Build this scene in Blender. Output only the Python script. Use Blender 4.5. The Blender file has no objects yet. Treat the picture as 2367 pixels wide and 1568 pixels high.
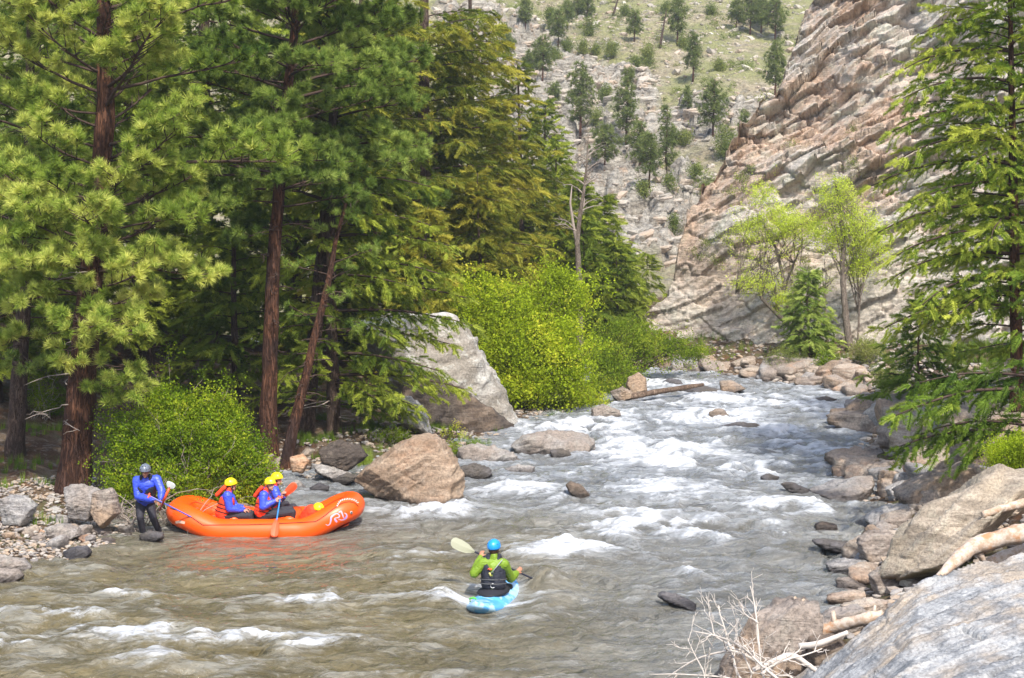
SKIP_TREES = False
import bpy, bmesh, math, random
import numpy as np
from mathutils import Vector, Matrix
from mathutils.bvhtree import BVHTree
SC = bpy.context.scene
COL = SC.collection
R = math.radians
# ---------------------------------------------------------------- camera geometry (photo measured on a 2367 x 1568 view)
CAMH = 6.5; FD = 3692.5; CX, CY = 1183.5, 784.0; PITCH = math.atan((784-511)/FD)
CAM = np.array([0, 0, CAMH])
_U = np.array([0, math.sin(PITCH), math.cos(PITCH)]); _F = np.array([0, math.cos(PITCH), -math.sin(PITCH)])
def ray(x, y): return np.array([1., 0, 0])*(x-CX) + _U*(CY-y) + _F*FD
def at(x, y, Y):
    d = ray(x, y); return CAM + d*(Y/d[1])
def grd(x, y, z=0.0):
    d = ray(x, y); return CAM + d*((z-CAMH)/d[2])
def px(Y): return Y/FD          # metres per view pixel at depth Y
# ---------------------------------------------------------------- noise (numpy)
_rs = np.random.RandomState(7)
_P = _rs.permutation(256); _P = np.concatenate([_P, _P, _P, _P])
_G = _rs.normal(size=(256, 3)); _G /= np.linalg.norm(_G, axis=1)[:, None]
_RV = _rs.rand(256, 3)
def _h(i, j, k): return _P[(_P[(_P[i & 255] + j) & 255] + k) & 255]
def perlin(p):
    i = np.floor(p).astype(np.int64); f = p - i; u = f*f*f*(f*(f*6-15)+10)
    r = 0
    for dx in (0, 1):
        wx = u[:, 0] if dx else 1-u[:, 0]
        for dy in (0, 1):
            wy = u[:, 1] if dy else 1-u[:, 1]
            for dz in (0, 1):
                wz = u[:, 2] if dz else 1-u[:, 2]
                g = _G[_h(i[:, 0]+dx, i[:, 1]+dy, i[:, 2]+dz)]
                r = r + wx*wy*wz*((f[:, 0]-dx)*g[:, 0]+(f[:, 1]-dy)*g[:, 1]+(f[:, 2]-dz)*g[:, 2])
    return r*1.5
def fbm(p, o=4, lac=2.03, gain=.5):
    a = 1.; s = 0
    for k in range(o): s = s + a*perlin(p*(lac**k)+17.3*k); a *= gain
    return s
def ridged(p, o=4):
    a = 1.; s = 0
    for k in range(o): s = s + a*(1-2*np.abs(perlin(p*(2.07**k)+9.1*k))); a *= .5
    return s
def worley(p):
    i = np.floor(p).astype(np.int64); n = len(p); f1 = np.full(n, 9.); f2 = np.full(n, 9.); idn = np.zeros(n)
    for dx in (-1, 0, 1):
        for dy in (-1, 0, 1):
            for dz in (-1, 0, 1):
                c = i+np.array([dx, dy, dz]); h = _h(c[:, 0], c[:, 1], c[:, 2])
                d = np.linalg.norm(c+_RV[h]-p, axis=1)
                m = d < f1; f2 = np.where(m, f1, np.minimum(f2, d)); idn = np.where(m, h/256., idn); f1 = np.where(m, d, f1)
    return f1, f2, idn
def sst(a, b, x):
    t = np.clip((x-a)/(b-a), 0, 1); return t*t*(3-2*t)
# ---------------------------------------------------------------- mesh tools
class MB:
    def __init__(s): s.V = []; s.T = []; s.Q = []; s.A = []; s.n = 0
    def add(s, V, T=None, Q=None, a=0.5):
        V = np.asarray(V, float).reshape(-1, 3)
        s.V.append(V); s.A.append(np.full(len(V), a) if np.isscalar(a) else np.asarray(a))
        if T is not None and len(T): s.T.append(np.asarray(T)+s.n)
        if Q is not None and len(Q): s.Q.append(np.asarray(Q)+s.n)
        s.n += len(V)
    def tube(s, path, rad, sides=6, a=0.5, cap=True):
        P = np.asarray(path, float); n = len(P); rad = np.broadcast_to(np.asarray(rad, float), (n,))
        t = np.gradient(P, axis=0); t /= np.linalg.norm(t, axis=1)[:, None]+1e-9
        ref = np.array([0, 0, 1.]) if abs(t[:, 2]).mean() < .8 else np.array([1., 0, 0])
        x = np.cross(t, ref); x /= np.linalg.norm(x, axis=1)[:, None]+1e-9; y = np.cross(t, x)
        an = np.arange(sides)*2*math.pi/sides
        V = P[:, None]+rad[:, None, None]*(np.cos(an)[None, :, None]*x[:, None]+np.sin(an)[None, :, None]*y[:, None])
        i = np.arange(n-1)[:, None]*sides; j = np.arange(sides)[None]; k = (j+1) % sides
        Q = np.stack([i+j, i+k, i+k+sides, i+j+sides], -1).reshape(-1, 4)
        V = V.reshape(-1, 3); T = None
        if cap:
            V = np.vstack([V, P[0], P[-1]]); c0 = n*sides; jj = np.arange(sides); kk = (jj+1) % sides
            T = np.vstack([np.stack([kk, jj, np.full(sides, c0)], -1), np.stack([jj+(n-1)*sides, kk+(n-1)*sides, np.full(sides, c0+1)], -1)])
        s.add(V, T, Q, a)
    def inst(s, TV, TT, O, M, a):           # templates: TV (m,3), TT (k,3); O (n,3); M (n,3,3) rows are the axes
        n, m = len(O), len(TV)
        if n == 0: return
        V = np.einsum('mi,nij->nmj', TV, M)+O[:, None]
        T = TT[None]+(np.arange(n)*m)[:, None, None]
        s.add(V.reshape(-1, 3), T.reshape(-1, 3), None, np.repeat(a, m))
    def build(s, name, mat, parent=None, smooth=True, loc=None, attr='tint'):
        V = np.concatenate(s.V) if s.V else np.zeros((0, 3)); A = np.concatenate(s.A) if s.A else np.zeros(0)
        return mk(name, V, np.concatenate(s.T) if s.T else None, np.concatenate(s.Q) if s.Q else None, mat, parent, smooth, loc, {attr: A})
def mkmesh(name, V, T, Q, smooth=True, attrs=None):
    me = bpy.data.meshes.new(name); nt = 0 if T is None else len(T); nq = 0 if Q is None else len(Q)
    me.vertices.add(len(V)); me.vertices.foreach_set('co', np.ascontiguousarray(V, np.float32).ravel())
    me.loops.add(nt*3+nq*4); me.polygons.add(nt+nq)
    li = np.concatenate(([np.asarray(T).ravel()] if nt else [])+([np.asarray(Q).ravel()] if nq else []))
    me.loops.foreach_set('vertex_index', li.astype(np.int32))
    ls = np.concatenate([np.arange(nt)*3, nt*3+np.arange(nq)*4]); lt = np.concatenate([np.full(nt, 3), np.full(nq, 4)])
    me.polygons.foreach_set('loop_start', ls.astype(np.int32))
    try: me.polygons.foreach_set('loop_total', lt.astype(np.int32))
    except Exception: pass
    me.update(calc_edges=True); me.validate()
    me.polygons.foreach_set('use_smooth', np.full(len(me.polygons), bool(smooth)))
    for k, v in (attrs or {}).items():
        if len(v) != len(me.vertices): continue
        at_ = me.attributes.new(k, 'FLOAT', 'POINT'); at_.data.foreach_set('value', np.asarray(v, np.float32))
    return me
def mk(name, V, T, Q, mat, parent=None, smooth=True, loc=None, attrs=None):
    V = np.asarray(V, float)
    if loc is not None: V = V-np.asarray(loc)
    elif parent is not None: V = V-np.array(parent.get('_o', (0, 0, 0)))
    o = bpy.data.objects.new(name, mkmesh(name, V, T, Q, smooth, attrs)); COL.objects.link(o)
    if mat: o.data.materials.append(mat)
    if loc is not None: o.location = loc
    if parent is not None:
        o.parent = parent
        if parent.type == 'MESH' and parent.parent is None and '_o' in parent: pass
        o['_o'] = list(parent.get('_o', (0, 0, 0)))
    elif loc is not None: o['_o'] = [float(q) for q in loc]
    return o
def tag(o, label=None, cat=None, group=None, kind=None):
    if label: o['label'] = label
    if cat: o['category'] = cat
    if group: o['group'] = group
    if kind: o['kind'] = kind
    return o
def thing(name, label, cat, loc, group=None):
    o = bpy.data.objects.new(name, None); COL.objects.link(o); o.location = [float(q) for q in loc]; o.empty_display_size = .2
    o['_o'] = [float(q) for q in loc]
    return tag(o, label, cat, group)
def copy_tree(o, loc, rz=0, sc=1, label=None):
    c = o.copy(); COL.objects.link(c); c.location = [float(q) for q in loc]; c.rotation_euler = (0, 0, rz); c.scale = (sc,)*3 if np.isscalar(sc) else sc
    if label: c['label'] = label
    for ch in list(o.children):
        d = ch.copy(); COL.objects.link(d); d.parent = c
        for g in list(ch.children):
            e = g.copy(); COL.objects.link(e); e.parent = d
    return c
_ico = {}
def ico(n):
    if n not in _ico:
        b = bmesh.new(); bmesh.ops.create_icosphere(b, subdivisions=n, radius=1)
        _ico[n] = (np.array([v.co[:] for v in b.verts]), np.array([[v.index for v in f.verts] for f in b.faces])); b.free()
    return _ico[n]
# ---------------------------------------------------------------- materials
MATS = {}
class NT:
    def __init__(s, name):
        m = bpy.data.materials.new(name); m.use_nodes = True; s.m = m; s.t = m.node_tree; s.t.nodes.clear()
        s.out = s.n('ShaderNodeOutputMaterial'); MATS[name] = m
    def n(s, ty, **kw):
        x = s.t.nodes.new(ty)
        for k, v in kw.items():
            if k in ('op',): x.operation = v
            elif k.startswith('i_'):
                key = k[2:]
                x.inputs[int(key) if key.isdigit() else key.replace('_', ' ')].default_value = v
            else: setattr(x, k, v)
        return x
    def l(s, a, b): s.t.links.new(a, b)
    def math(s, op, a, b=None, clamp=False):
        x = s.t.nodes.new('ShaderNodeMath'); x.operation = op; x.use_clamp = clamp
        for i, v in enumerate((a, b)):
            if v is None: continue
            if isinstance(v, (int, float)): x.inputs[i].default_value = v
            else: s.l(v, x.inputs[i])
        return x.outputs[0]
    def mix(s, f, a, b):
        x = s.t.nodes.new('ShaderNodeMix'); x.data_type = 'RGBA'
        if isinstance(f, (int, float)): x.inputs[0].default_value = f
        else: s.l(f, x.inputs[0])
        for i, v in ((6, a), (7, b)):
            if isinstance(v, tuple): x.inputs[i].default_value = (*v[:3], 1)
            else: s.l(v, x.inputs[i])
        return x.outputs[2]
    def noise(s, vec, scale, detail=5, rough=.6, dist=0):
        x = s.t.nodes.new('ShaderNodeTexNoise'); x.inputs['Scale'].default_value = scale; x.inputs['Detail'].default_value = detail
        x.inputs['Roughness'].default_value = rough; x.inputs['Distortion'].default_value = dist
        if vec: s.l(vec, x.inputs['Vector'])
        return x.outputs['Fac']
    def vor(s, vec, scale, feature='F1', out='Distance', rnd=1):
        x = s.t.nodes.new('ShaderNodeTexVoronoi'); x.feature = feature; x.inputs['Scale'].default_value = scale; x.inputs['Randomness'].default_value = rnd
        if vec: s.l(vec, x.inputs['Vector'])
        return x.outputs[out]
    def ramp(s, f, stops):
        x = s.t.nodes.new('ShaderNodeValToRGB'); e = x.color_ramp.elements
        while len(e) < len(stops): e.new(.5)
        for q, (p, c) in zip(e, stops): q.position = p; q.color = (*c[:3], 1) if isinstance(c, tuple) else (c, c, c, 1)
        s.l(f, x.inputs[0]); return x.outputs[0]
    def step(s, f, a, b):
        x = s.t.nodes.new('ShaderNodeMapRange'); x.interpolation_type = 'SMOOTHSTEP'
        x.inputs[1].default_value = a; x.inputs[2].default_value = b; s.l(f, x.inputs[0]); return x.outputs[0]
    def pos(s): return s.n('ShaderNodeNewGeometry').outputs['Position']
    def mapping(s, vec, rot=(0, 0, 0), scale=(1, 1, 1)):
        x = s.n('ShaderNodeMapping'); x.inputs['Rotation'].default_value = rot; x.inputs['Scale'].default_value = scale; s.l(vec, x.inputs['Vector']); return x.outputs[0]
    def attr(s, name):
        x = s.n('ShaderNodeAttribute'); x.attribute_name = name; return x.outputs['Fac']
    def bump(s, h, strength=.5, dist=.05, normal=None):
        x = s.n('ShaderNodeBump'); x.inputs['Strength'].default_value = strength; x.inputs['Distance'].default_value = dist; s.l(h, x.inputs['Height'])
        if normal: s.l(normal, x.inputs['Normal'])
        return x.outputs[0]
    def bsdf(s, col, rough=.7, bump=None, spec=.3, metal=0):
        x = s.n('ShaderNodeBsdfPrincipled')
        if isinstance(col, tuple): x.inputs['Base Color'].default_value = (*col[:3], 1)
        else: s.l(col, x.inputs['Base Color'])
        if isinstance(rough, (int, float)): x.inputs['Roughness'].default_value = rough
        else: s.l(rough, x.inputs['Roughness'])
        x.inputs['Specular IOR Level'].default_value = spec; x.inputs['Metallic'].default_value = metal
        if bump: s.l(bump, x.inputs['Normal'])
        return x
    def done(s, sh): s.l(sh.outputs[0] if hasattr(sh, 'outputs') else sh, s.out.inputs[0]); return s.m

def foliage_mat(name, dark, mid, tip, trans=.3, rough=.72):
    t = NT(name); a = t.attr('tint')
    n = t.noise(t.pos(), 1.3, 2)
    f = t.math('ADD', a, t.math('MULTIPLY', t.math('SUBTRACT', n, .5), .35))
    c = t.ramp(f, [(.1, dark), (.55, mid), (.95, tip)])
    p = t.bsdf(c, rough, spec=.12)
    tr = t.n('ShaderNodeBsdfTranslucent'); t.l(c, tr.inputs[0])
    mx = t.n('ShaderNodeMixShader'); mx.inputs[0].default_value = trans; t.l(p.outputs[0], mx.inputs[1]); t.l(tr.outputs[0], mx.inputs[2])
    return t.done(mx)
def bark_mat(name, c1, c2, c3, scale=1):
    t = NT(name); p = t.pos(); q = t.mapping(p, scale=(9*scale, 9*scale, 2.2*scale))
    n = t.noise(q, 1.2, 5, .7); v = t.math('ABSOLUTE', t.math('SUBTRACT', t.noise(t.mapping(p, scale=(15*scale, 15*scale, 2.0*scale)), 1., 4, .6, .8), .5))
    n2 = t.noise(t.mapping(p, scale=(1, 1, .5)), 1.5*scale, 3)
    base = t.mix(t.step(n, .35, .7), c1, c2)
    base = t.mix(t.step(n2, .45, .7), base, c3)
    base = t.mix(t.step(v, .0, .05), tuple(x*.4 for x in c1), base)
    h = t.math('ADD', t.math('MULTIPLY', t.step(v, 0, .1), .8), t.math('MULTIPLY', n, .4))
    return t.done(t.bsdf(base, .9, t.bump(h, .9, .05), .15))
def rock_mat(name, c1, c2, c3, lichen=(.42, .43, .37), lich=.5, strata=(0, .6, 0), sscale=1., wet=True, crack=False, tex=1., rust=None, rustamt=.0):
    t = NT(name); p = t.pos()
    sm = t.mapping(p, rot=strata, scale=(.55*sscale, .55*sscale, 4.2*sscale))
    band = t.noise(sm, 1.3, 6, .65, .6)
    big = t.noise(p, .55*tex, 4, .6); fine = t.noise(p, 16*tex, 6, .75); mid = t.noise(p, 3.2*tex, 6, .7)
    c = t.mix(t.step(band, .42, .56), c1, c2)
    c = t.mix(t.step(big, .42, .62), c, c3)
    c = t.mix(t.math('MULTIPLY', t.step(mid, .5, .68), lich), c, lichen)
    if rust: c = t.mix(t.math('MULTIPLY', t.step(t.noise(p, .9*tex, 4, .65), .52, .66), rustamt), c, rust)
    mul = t.n('ShaderNodeMix', data_type='RGBA', blend_type='MULTIPLY'); mul.inputs[0].default_value = 1
    t.l(c, mul.inputs[6]); t.l(t.ramp(fine, [(.30, .42), (.5, .95), (.70, 1.35)]), mul.inputs[7]); c = mul.outputs[2]
    h = t.math('ADD', t.math('MULTIPLY', band, .9), t.math('ADD', t.math('MULTIPLY', mid, .7), t.math('MULTIPLY', fine, .22)))
    if crack:
        wp = t.n('ShaderNodeVectorMath', operation='ADD'); t.l(t.mapping(p, rot=strata, scale=(.5*sscale, .5*sscale, 1.5*sscale)), wp.inputs[0])
        nz = t.n('ShaderNodeTexNoise'); nz.inputs['Scale'].default_value = 1.2; t.l(p, nz.inputs['Vector']); t.l(nz.outputs['Color'], wp.inputs[1])
        e = t.step(t.vor(wp.outputs[0], 1.1, 'DISTANCE_TO_EDGE'), 0, .02)
        em = t.math('MULTIPLY', t.math('SUBTRACT', 1, e), t.step(t.noise(p, .8*sscale, 3), .48, .6))
        h = t.math('SUBTRACT', h, t.math('MULTIPLY', em, .5))
        c = t.mix(t.math('MULTIPLY', em, .6), c, tuple(x*.5 for x in c1))
    rough = .82
    if wet:
        z = t.n('ShaderNodeSeparateXYZ'); t.l(p, z.inputs[0])
        zz = t.math('ADD', z.outputs[2], t.math('MULTIPLY', mid, -.35))
        w = t.step(zz, .12, -.06)
        dk = t.n('ShaderNodeMix', data_type='RGBA', blend_type='MULTIPLY'); t.l(w, dk.inputs[0]); t.l(c, dk.inputs[6]); dk.inputs[7].default_value = (.3, .29, .3, 1)
        c = dk.outputs[2]; rough = t.math('SUBTRACT', .82, t.math('MULTIPLY', w, .5))
    return t.done(t.bsdf(c, rough, t.bump(h, .9, .09/tex), .3))
def plain(name, col, rough=.6, spec=.4, nscale=0, var=.15, bs=.3, bd=.01):
    t = NT(name)
    if nscale:
        n = t.noise(t.pos(), nscale, 4, .6)
        c = t.mix(n, tuple(x*(1-var) for x in col), tuple(min(1, x*(1+var)) for x in col))
        return t.done(t.bsdf(c, rough, t.bump(n, bs, bd), spec))
    return t.done(t.bsdf(col, rough, None, spec))
# ================================================================ materials of the place
M_ground = None
def make_ground_mat():
    t = NT('forest_floor'); p = t.pos()
    n = t.noise(p, .9, 6, .65); f = t.noise(p, 22, 6, .8); m = t.noise(p, 4.5, 5, .7)
    c = t.mix(t.step(n, .4, .62), (.095, .055, .032), (.16, .115, .075))
    c = t.mix(t.step(m, .5, .66), c, (.24, .20, .16))
    c = t.mix(t.math('MULTIPLY', t.step(t.noise(p, .5, 5, .7), .52, .66), .7), c, (.10, .13, .035))
    c = t.mix(t.math('MULTIPLY', t.step(t.noise(p, 1.7, 4, .6), .55, .68), .6), c, (.20, .085, .035))
    mul = t.n('ShaderNodeMix', data_type='RGBA', blend_type='MULTIPLY'); mul.inputs[0].default_value = 1
    t.l(c, mul.inputs[6]); t.l(t.ramp(f, [(.3, .5), (.55, 1.), (.75, 1.35)]), mul.inputs[7])
    return t.done(t.bsdf(mul.outputs[2], .95, t.bump(t.math('ADD', f, t.math('MULTIPLY', m, 1.5)), .9, .06), .15))
def make_hill_mat():
    t = NT('dry_hillside'); p = t.pos(); r = t.attr('tint')
    g = t.noise(p, .16, 6, .7); g2 = t.noise(p, .9, 6, .75); f = t.noise(p, 5, 5, .8)
    soil = t.mix(t.step(g2, .38, .62), (.30, .25, .165), (.40, .345, .24))
    soil = t.mix(t.math('MULTIPLY', t.step(g, .38, .56), .8), soil, (.25, .26, .10))
    soil = t.mix(t.math('MULTIPLY', t.step(t.noise(p, .33, 5, .7), .55, .66), .6), soil, (.15, .16, .07))
    st = t.noise(t.mapping(p, rot=(0, .45, 0), scale=(.3, .3, 1.7)), 1.1, 6, .7, .7)
    rock = t.mix(t.step(st, .38, .6), (.28, .25, .205), (.48, .44, .37))
    rock = t.mix(t.math('MULTIPLY', t.step(t.noise(p, .6, 5, .7), .54, .66), .6), rock, (.44, .30, .20))
    sp = t.vor(t.mapping(p, rot=(.4, .5, 0), scale=(1, 1, 1.9)), 1.0, 'F1', 'Color'); sx = t.n('ShaderNodeSeparateColor'); t.l(sp, sx.inputs[0])
    stones = t.step(t.noise(t.mapping(p, rot=(0, .3, 0), scale=(1, 1, 2.2)), 1.3, 7, .8), .55, .62)
    c = t.mix(t.math('MULTIPLY', stones, .6), soil, (.44, .40, .33))
    c = t.mix(r, c, rock)
    mul = t.n('ShaderNodeMix', data_type='RGBA', blend_type='MULTIPLY'); mul.inputs[0].default_value = 1
    t.l(c, mul.inputs[6]); t.l(t.ramp(f, [(.3, .5), (.52, .98), (.72, 1.3)]), mul.inputs[7])
    h = t.math('ADD', t.math('ADD', t.math('MULTIPLY', st, 1.6), t.math('MULTIPLY', stones, .35)), t.math('MULTIPLY', f, .5))
    return t.done(t.bsdf(mul.outputs[2], .95, t.bump(h, .9, .4), .15))
def make_cliff_mat():
    t = NT('cliff_rock'); p = t.pos(); cell = t.attr('tint'); cr = t.attr('crack')
    q = t.mapping(p, rot=(0, -.58, 0), scale=(.3, .3, 2.6))
    band = t.noise(q, 1.2, 7, .7, .5); big = t.noise(p, .17, 5, .65); mid = t.noise(p, 1.1, 6, .7); f = t.noise(p, 6, 6, .8)
    c = t.mix(t.step(cell, .2, .8), (.57, .445, .35), (.60, .52, .44))
    c = t.mix(t.math('MULTIPLY', t.step(band, .42, .6), .75), c, (.46, .43, .37))
    c = t.mix(t.math('MULTIPLY', t.step(mid, .48, .6), .55), c, (.52, .52, .41))
    c = t.mix(t.math('MULTIPLY', t.step(big, .48, .62), .65), c, (.52, .33, .21))
    z = t.n('ShaderNodeSeparateXYZ'); t.l(p, z.inputs[0])
    low = t.math('MULTIPLY', t.step(z.outputs[2], 6.5, 3.), .5)
    c = t.mix(low, c, t.mix(t.step(t.noise(p, .7, 6, .7), .4, .6), (.50, .46, .40), (.66, .57, .47)))
    c = t.mix(t.math('MULTIPLY', t.step(t.noise(p, .45, 5, .7), .6, .7), .35), c, (.26, .18, .13))
    c = t.mix(t.math('MULTIPLY', t.step(cr, .75, .1), .35), c, (.16, .12, .10))
    mul = t.n('ShaderNodeMix', data_type='RGBA', blend_type='MULTIPLY'); mul.inputs[0].default_value = 1
    t.l(c, mul.inputs[6]); t.l(t.ramp(f, [(.28, .55), (.5, .97), (.72, 1.22)]), mul.inputs[7])
    h = t.math('ADD', t.math('MULTIPLY', band, 1.2), t.math('ADD', t.math('MULTIPLY', mid, 1.), t.math('MULTIPLY', f, .5)))
    return t.done(t.bsdf(mul.outputs[2], .9, t.bump(h, .85, .16), .2))
def make_water_mat():
    t = NT('river_water'); p = t.pos(); fo = t.attr('foam')
    w = t.mapping(p, rot=(0, 0, .2), scale=(.75, 1.6, 1))
    wn = t.n('ShaderNodeTexNoise'); wn.inputs['Scale'].default_value = .9; wn.inputs['Detail'].default_value = 3; t.l(w, wn.inputs['Vector'])
    off = t.n('ShaderNodeVectorMath', operation='MULTIPLY_ADD'); t.l(wn.outputs['Color'], off.inputs[0]); off.inputs[1].default_value = (1.5, 1.5, 0); t.l(w, off.inputs[2]); ww = off.outputs[0]
    n1 = t.noise(ww, 2.6, 7, .72, .4); n2 = t.noise(ww, 11, 6, .75); n3 = t.noise(w, .45, 4, .6); n4 = t.noise(ww, 1.1, 6, .7)
    rid = t.math('SUBTRACT', 1, t.math('MULTIPLY', t.math('ABSOLUTE', t.math('SUBTRACT', t.noise(ww, 1.5, 6, .66), .5)), 7.5), True)
    c1 = t.math('SUBTRACT', n1, .5); c2 = t.math('SUBTRACT', n2, .5)
    fn = t.math('ADD', fo, t.math('ADD', t.math('MULTIPLY', c1, 1.7), t.math('MULTIPLY', c2, 1.2)))
    f = t.math('MULTIPLY', t.step(fn, .12, .80), .95)
    veil = t.math('ADD', t.math('ADD', t.math('MULTIPLY', t.math('SUBTRACT', n4, .5), 2.2), t.math('MULTIPLY', c2, .8)), t.math('ADD', t.math('MULTIPLY', rid, .38), t.math('MULTIPLY', fo, 1.1)))
    veil = t.math('MULTIPLY', t.step(veil, -.2, .75), .68)
    sp = t.math('MULTIPLY', t.step(t.noise(p, 42, 3, .6), .70, .75), t.step(t.noise(p, .8, 3), .42, .6))
    f = t.math('MAXIMUM', f, t.math('MULTIPLY', sp, .6))
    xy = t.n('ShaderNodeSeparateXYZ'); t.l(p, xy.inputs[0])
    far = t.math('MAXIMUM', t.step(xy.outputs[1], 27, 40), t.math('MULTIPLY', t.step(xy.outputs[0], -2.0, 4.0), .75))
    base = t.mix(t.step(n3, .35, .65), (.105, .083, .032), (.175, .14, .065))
    base = t.mix(t.math('MULTIPLY', far, .85), base, t.mix(t.step(n3, .35, .65), (.155, .16, .16), (.22, .24, .26)))  # upstream and right: sky reflection painted in as grey-blue, along with silt and bubbles
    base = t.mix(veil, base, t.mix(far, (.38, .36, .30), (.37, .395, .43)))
    c = t.mix(f, base, (.72, .74, .77))
    h = t.math('ADD', t.math('MULTIPLY', t.noise(ww, 1.3, 5, .62, .4), 1.3), t.math('ADD', t.math('MULTIPLY', n1, .9), t.math('MULTIPLY', n2, .26)))
    h = t.math('MULTIPLY', h, t.math('ADD', .22, t.math('MULTIPLY', t.step(fo, -.95, -.25), .78)))
    rough = t.math('ADD', .06, t.math('MULTIPLY', t.math('MAXIMUM', f, veil), .5))
    b = t.bsdf(c, rough, t.bump(h, 1.0, .16), .5); b.inputs['IOR'].default_value = 1.6
    return t.done(b)
# ================================================================ river outline
def Dp(*pts): return [tuple(grd(x, y)[:2]) for x, y in pts]
LB = [(-70, 27), (-30, 28.5), (-14, 29)] + Dp((0, 1345), (60, 1322), (200, 1290), (330, 1255), (400, 1215), (520, 1190), (640, 1150), (690, 1118), (800, 1100), (1060, 1098), (1190, 1060), (1180, 1022), (1240, 990), (1420, 944), (1462, 905)) + [(3.3, 64), (-2, 69), (-12, 77), (-40, 96)]
RB = [(-40, 106), (-12, 85), (0, 75)] + Dp((1500, 862), (1600, 872), (1700, 880), (1800, 888), (1900, 905), (2000, 935), (2020, 970), (1990, 1010), (1970, 1050), (1930, 1080), (1985, 1130), (2020, 1175), (1995, 1215), (2010, 1260), (1960, 1300), (1975, 1340), (1960, 1390), (1880, 1440), (1800, 1490), (1720, 1560)) + [(1.2, 18), (-5, 14.5), (-20, 11), (-70, 8)]
POLY = np.array(LB+RB)
def river_sd(X, Y):                     # <0 in the river; also which bank is nearer
    x = X.ravel(); y = Y.ravel(); n = len(POLY); best = np.full(x.shape, 1e9); idx = np.zeros(x.shape, int); ins = np.zeros(x.shape, bool)
    for i in range(n):
        a = POLY[i]; b = POLY[(i+1) % n]; e = b-a
        t = np.clip(((x-a[0])*e[0]+(y-a[1])*e[1])/(e@e+1e-9), 0, 1)
        d = np.hypot(x-a[0]-t*e[0], y-a[1]-t*e[1]); m = d < best; best[m] = d[m]; idx[m] = i
        c = ((a[1] > y) != (b[1] > y)); xx = (b[0]-a[0])*(y-a[1])/(b[1]-a[1]+1e-12)+a[0]; ins ^= c & (x < xx)
    sd = np.where(ins, -best, best); left = idx < len(LB)
    return sd.reshape(X.shape), left.reshape(X.shape)
def ground_h(X, Y, fine=True):
    X = np.asarray(X, float); Y = np.asarray(Y, float)
    sd, left = river_sd(X, Y)
    s = np.maximum(sd, 0)
    hl = .13*np.minimum(s, 8)+.22*np.clip(s-8, 0, 8)+.5*np.clip(s-16, 0, 60)*np.where(Y < 95, 1, .4)
    hr = np.where(Y < 22, .65, 1)*.40*np.minimum(s, 5)+.10*np.clip(s-5, 0, 8)+.5*np.clip(s-13, 0, 60)
    far = sst(56, 64, Y)                              # beyond the bend the bank is lower
    hr = hr*(1-far)+far*(.32*np.minimum(s, 4)+.06*np.clip(s-4, 0, 40))
    h = np.where(left, hl, hr)
    h = np.where(sd < 0, -np.minimum(-sd*.45, 1.2), h)
    if fine:
        p = np.stack([X.ravel()*.55, Y.ravel()*.55, np.zeros(X.size)], -1)
        h = h+(fbm(p, 5)*.22*np.clip((s.ravel()+.2)/2.5, 0, 1)).reshape(X.shape)
    h = np.where((Y > 92), np.minimum(h, 2.0+.02*(Y-92)), h)
    return h
def gz(x, y): return float(ground_h(np.array([x]), np.array([y]))[0])
def gbase(x, y):                        # where the view ray meets the ground
    d = ray(x, y); ts = np.linspace(8, 130, 1200)/d[1]; P = CAM+ts[:, None]*d
    h = ground_h(P[:, 0], P[:, 1]); h = np.maximum(h, 0); k = np.argmax(P[:, 2] <= h)
    return P[k]
def grid_mesh(xs, ys): 
    X, Y = np.meshgrid(xs, ys); nx, ny = len(xs), len(ys)
    i = (np.arange(ny-1)[:, None]*nx+np.arange(nx-1)[None]).ravel()
    return X, Y, np.stack([i, i+1, i+nx+1, i+nx], -1)
def gspace(lo, hi, segs):
    out = []
    for a, b, n in segs: out += list(np.linspace(a, b, n, endpoint=False))
    return np.array(out+[segs[-1][1]])
def build_land():
    gm = make_ground_mat()
    xs = gspace(0, 0, [(-900, -80, 10), (-80, -30, 40), (-30, 20, 330), (20, 60, 60), (60, 900, 10)])
    ys = gspace(0, 0, [(-300, -10, 10), (-10, 15, 40), (15, 75, 420), (75, 130, 60), (130, 1500, 12)])
    X, Y, Q = grid_mesh(xs, ys); Z = ground_h(X, Y)
    Z = np.where((np.abs(X) > 80) | (Y > 130) | (Y < -10), np.clip(Z, -2, 2.4), Z)
    o = mk('ground', np.stack([X, Y, Z], -1).reshape(-1, 3), None, Q, gm); tag(o, 'brown needle-covered forest floor and river banks', kind='structure')
CL = np.array([(-14, 92), (0, 72), (6.6, 65), (7.3, 56), (6.0, 47), (4.0, 40), (1.5, 34), (-2.5, 29), (-8, 24.5), (-20, 20), (-45, 17)], float)
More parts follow.
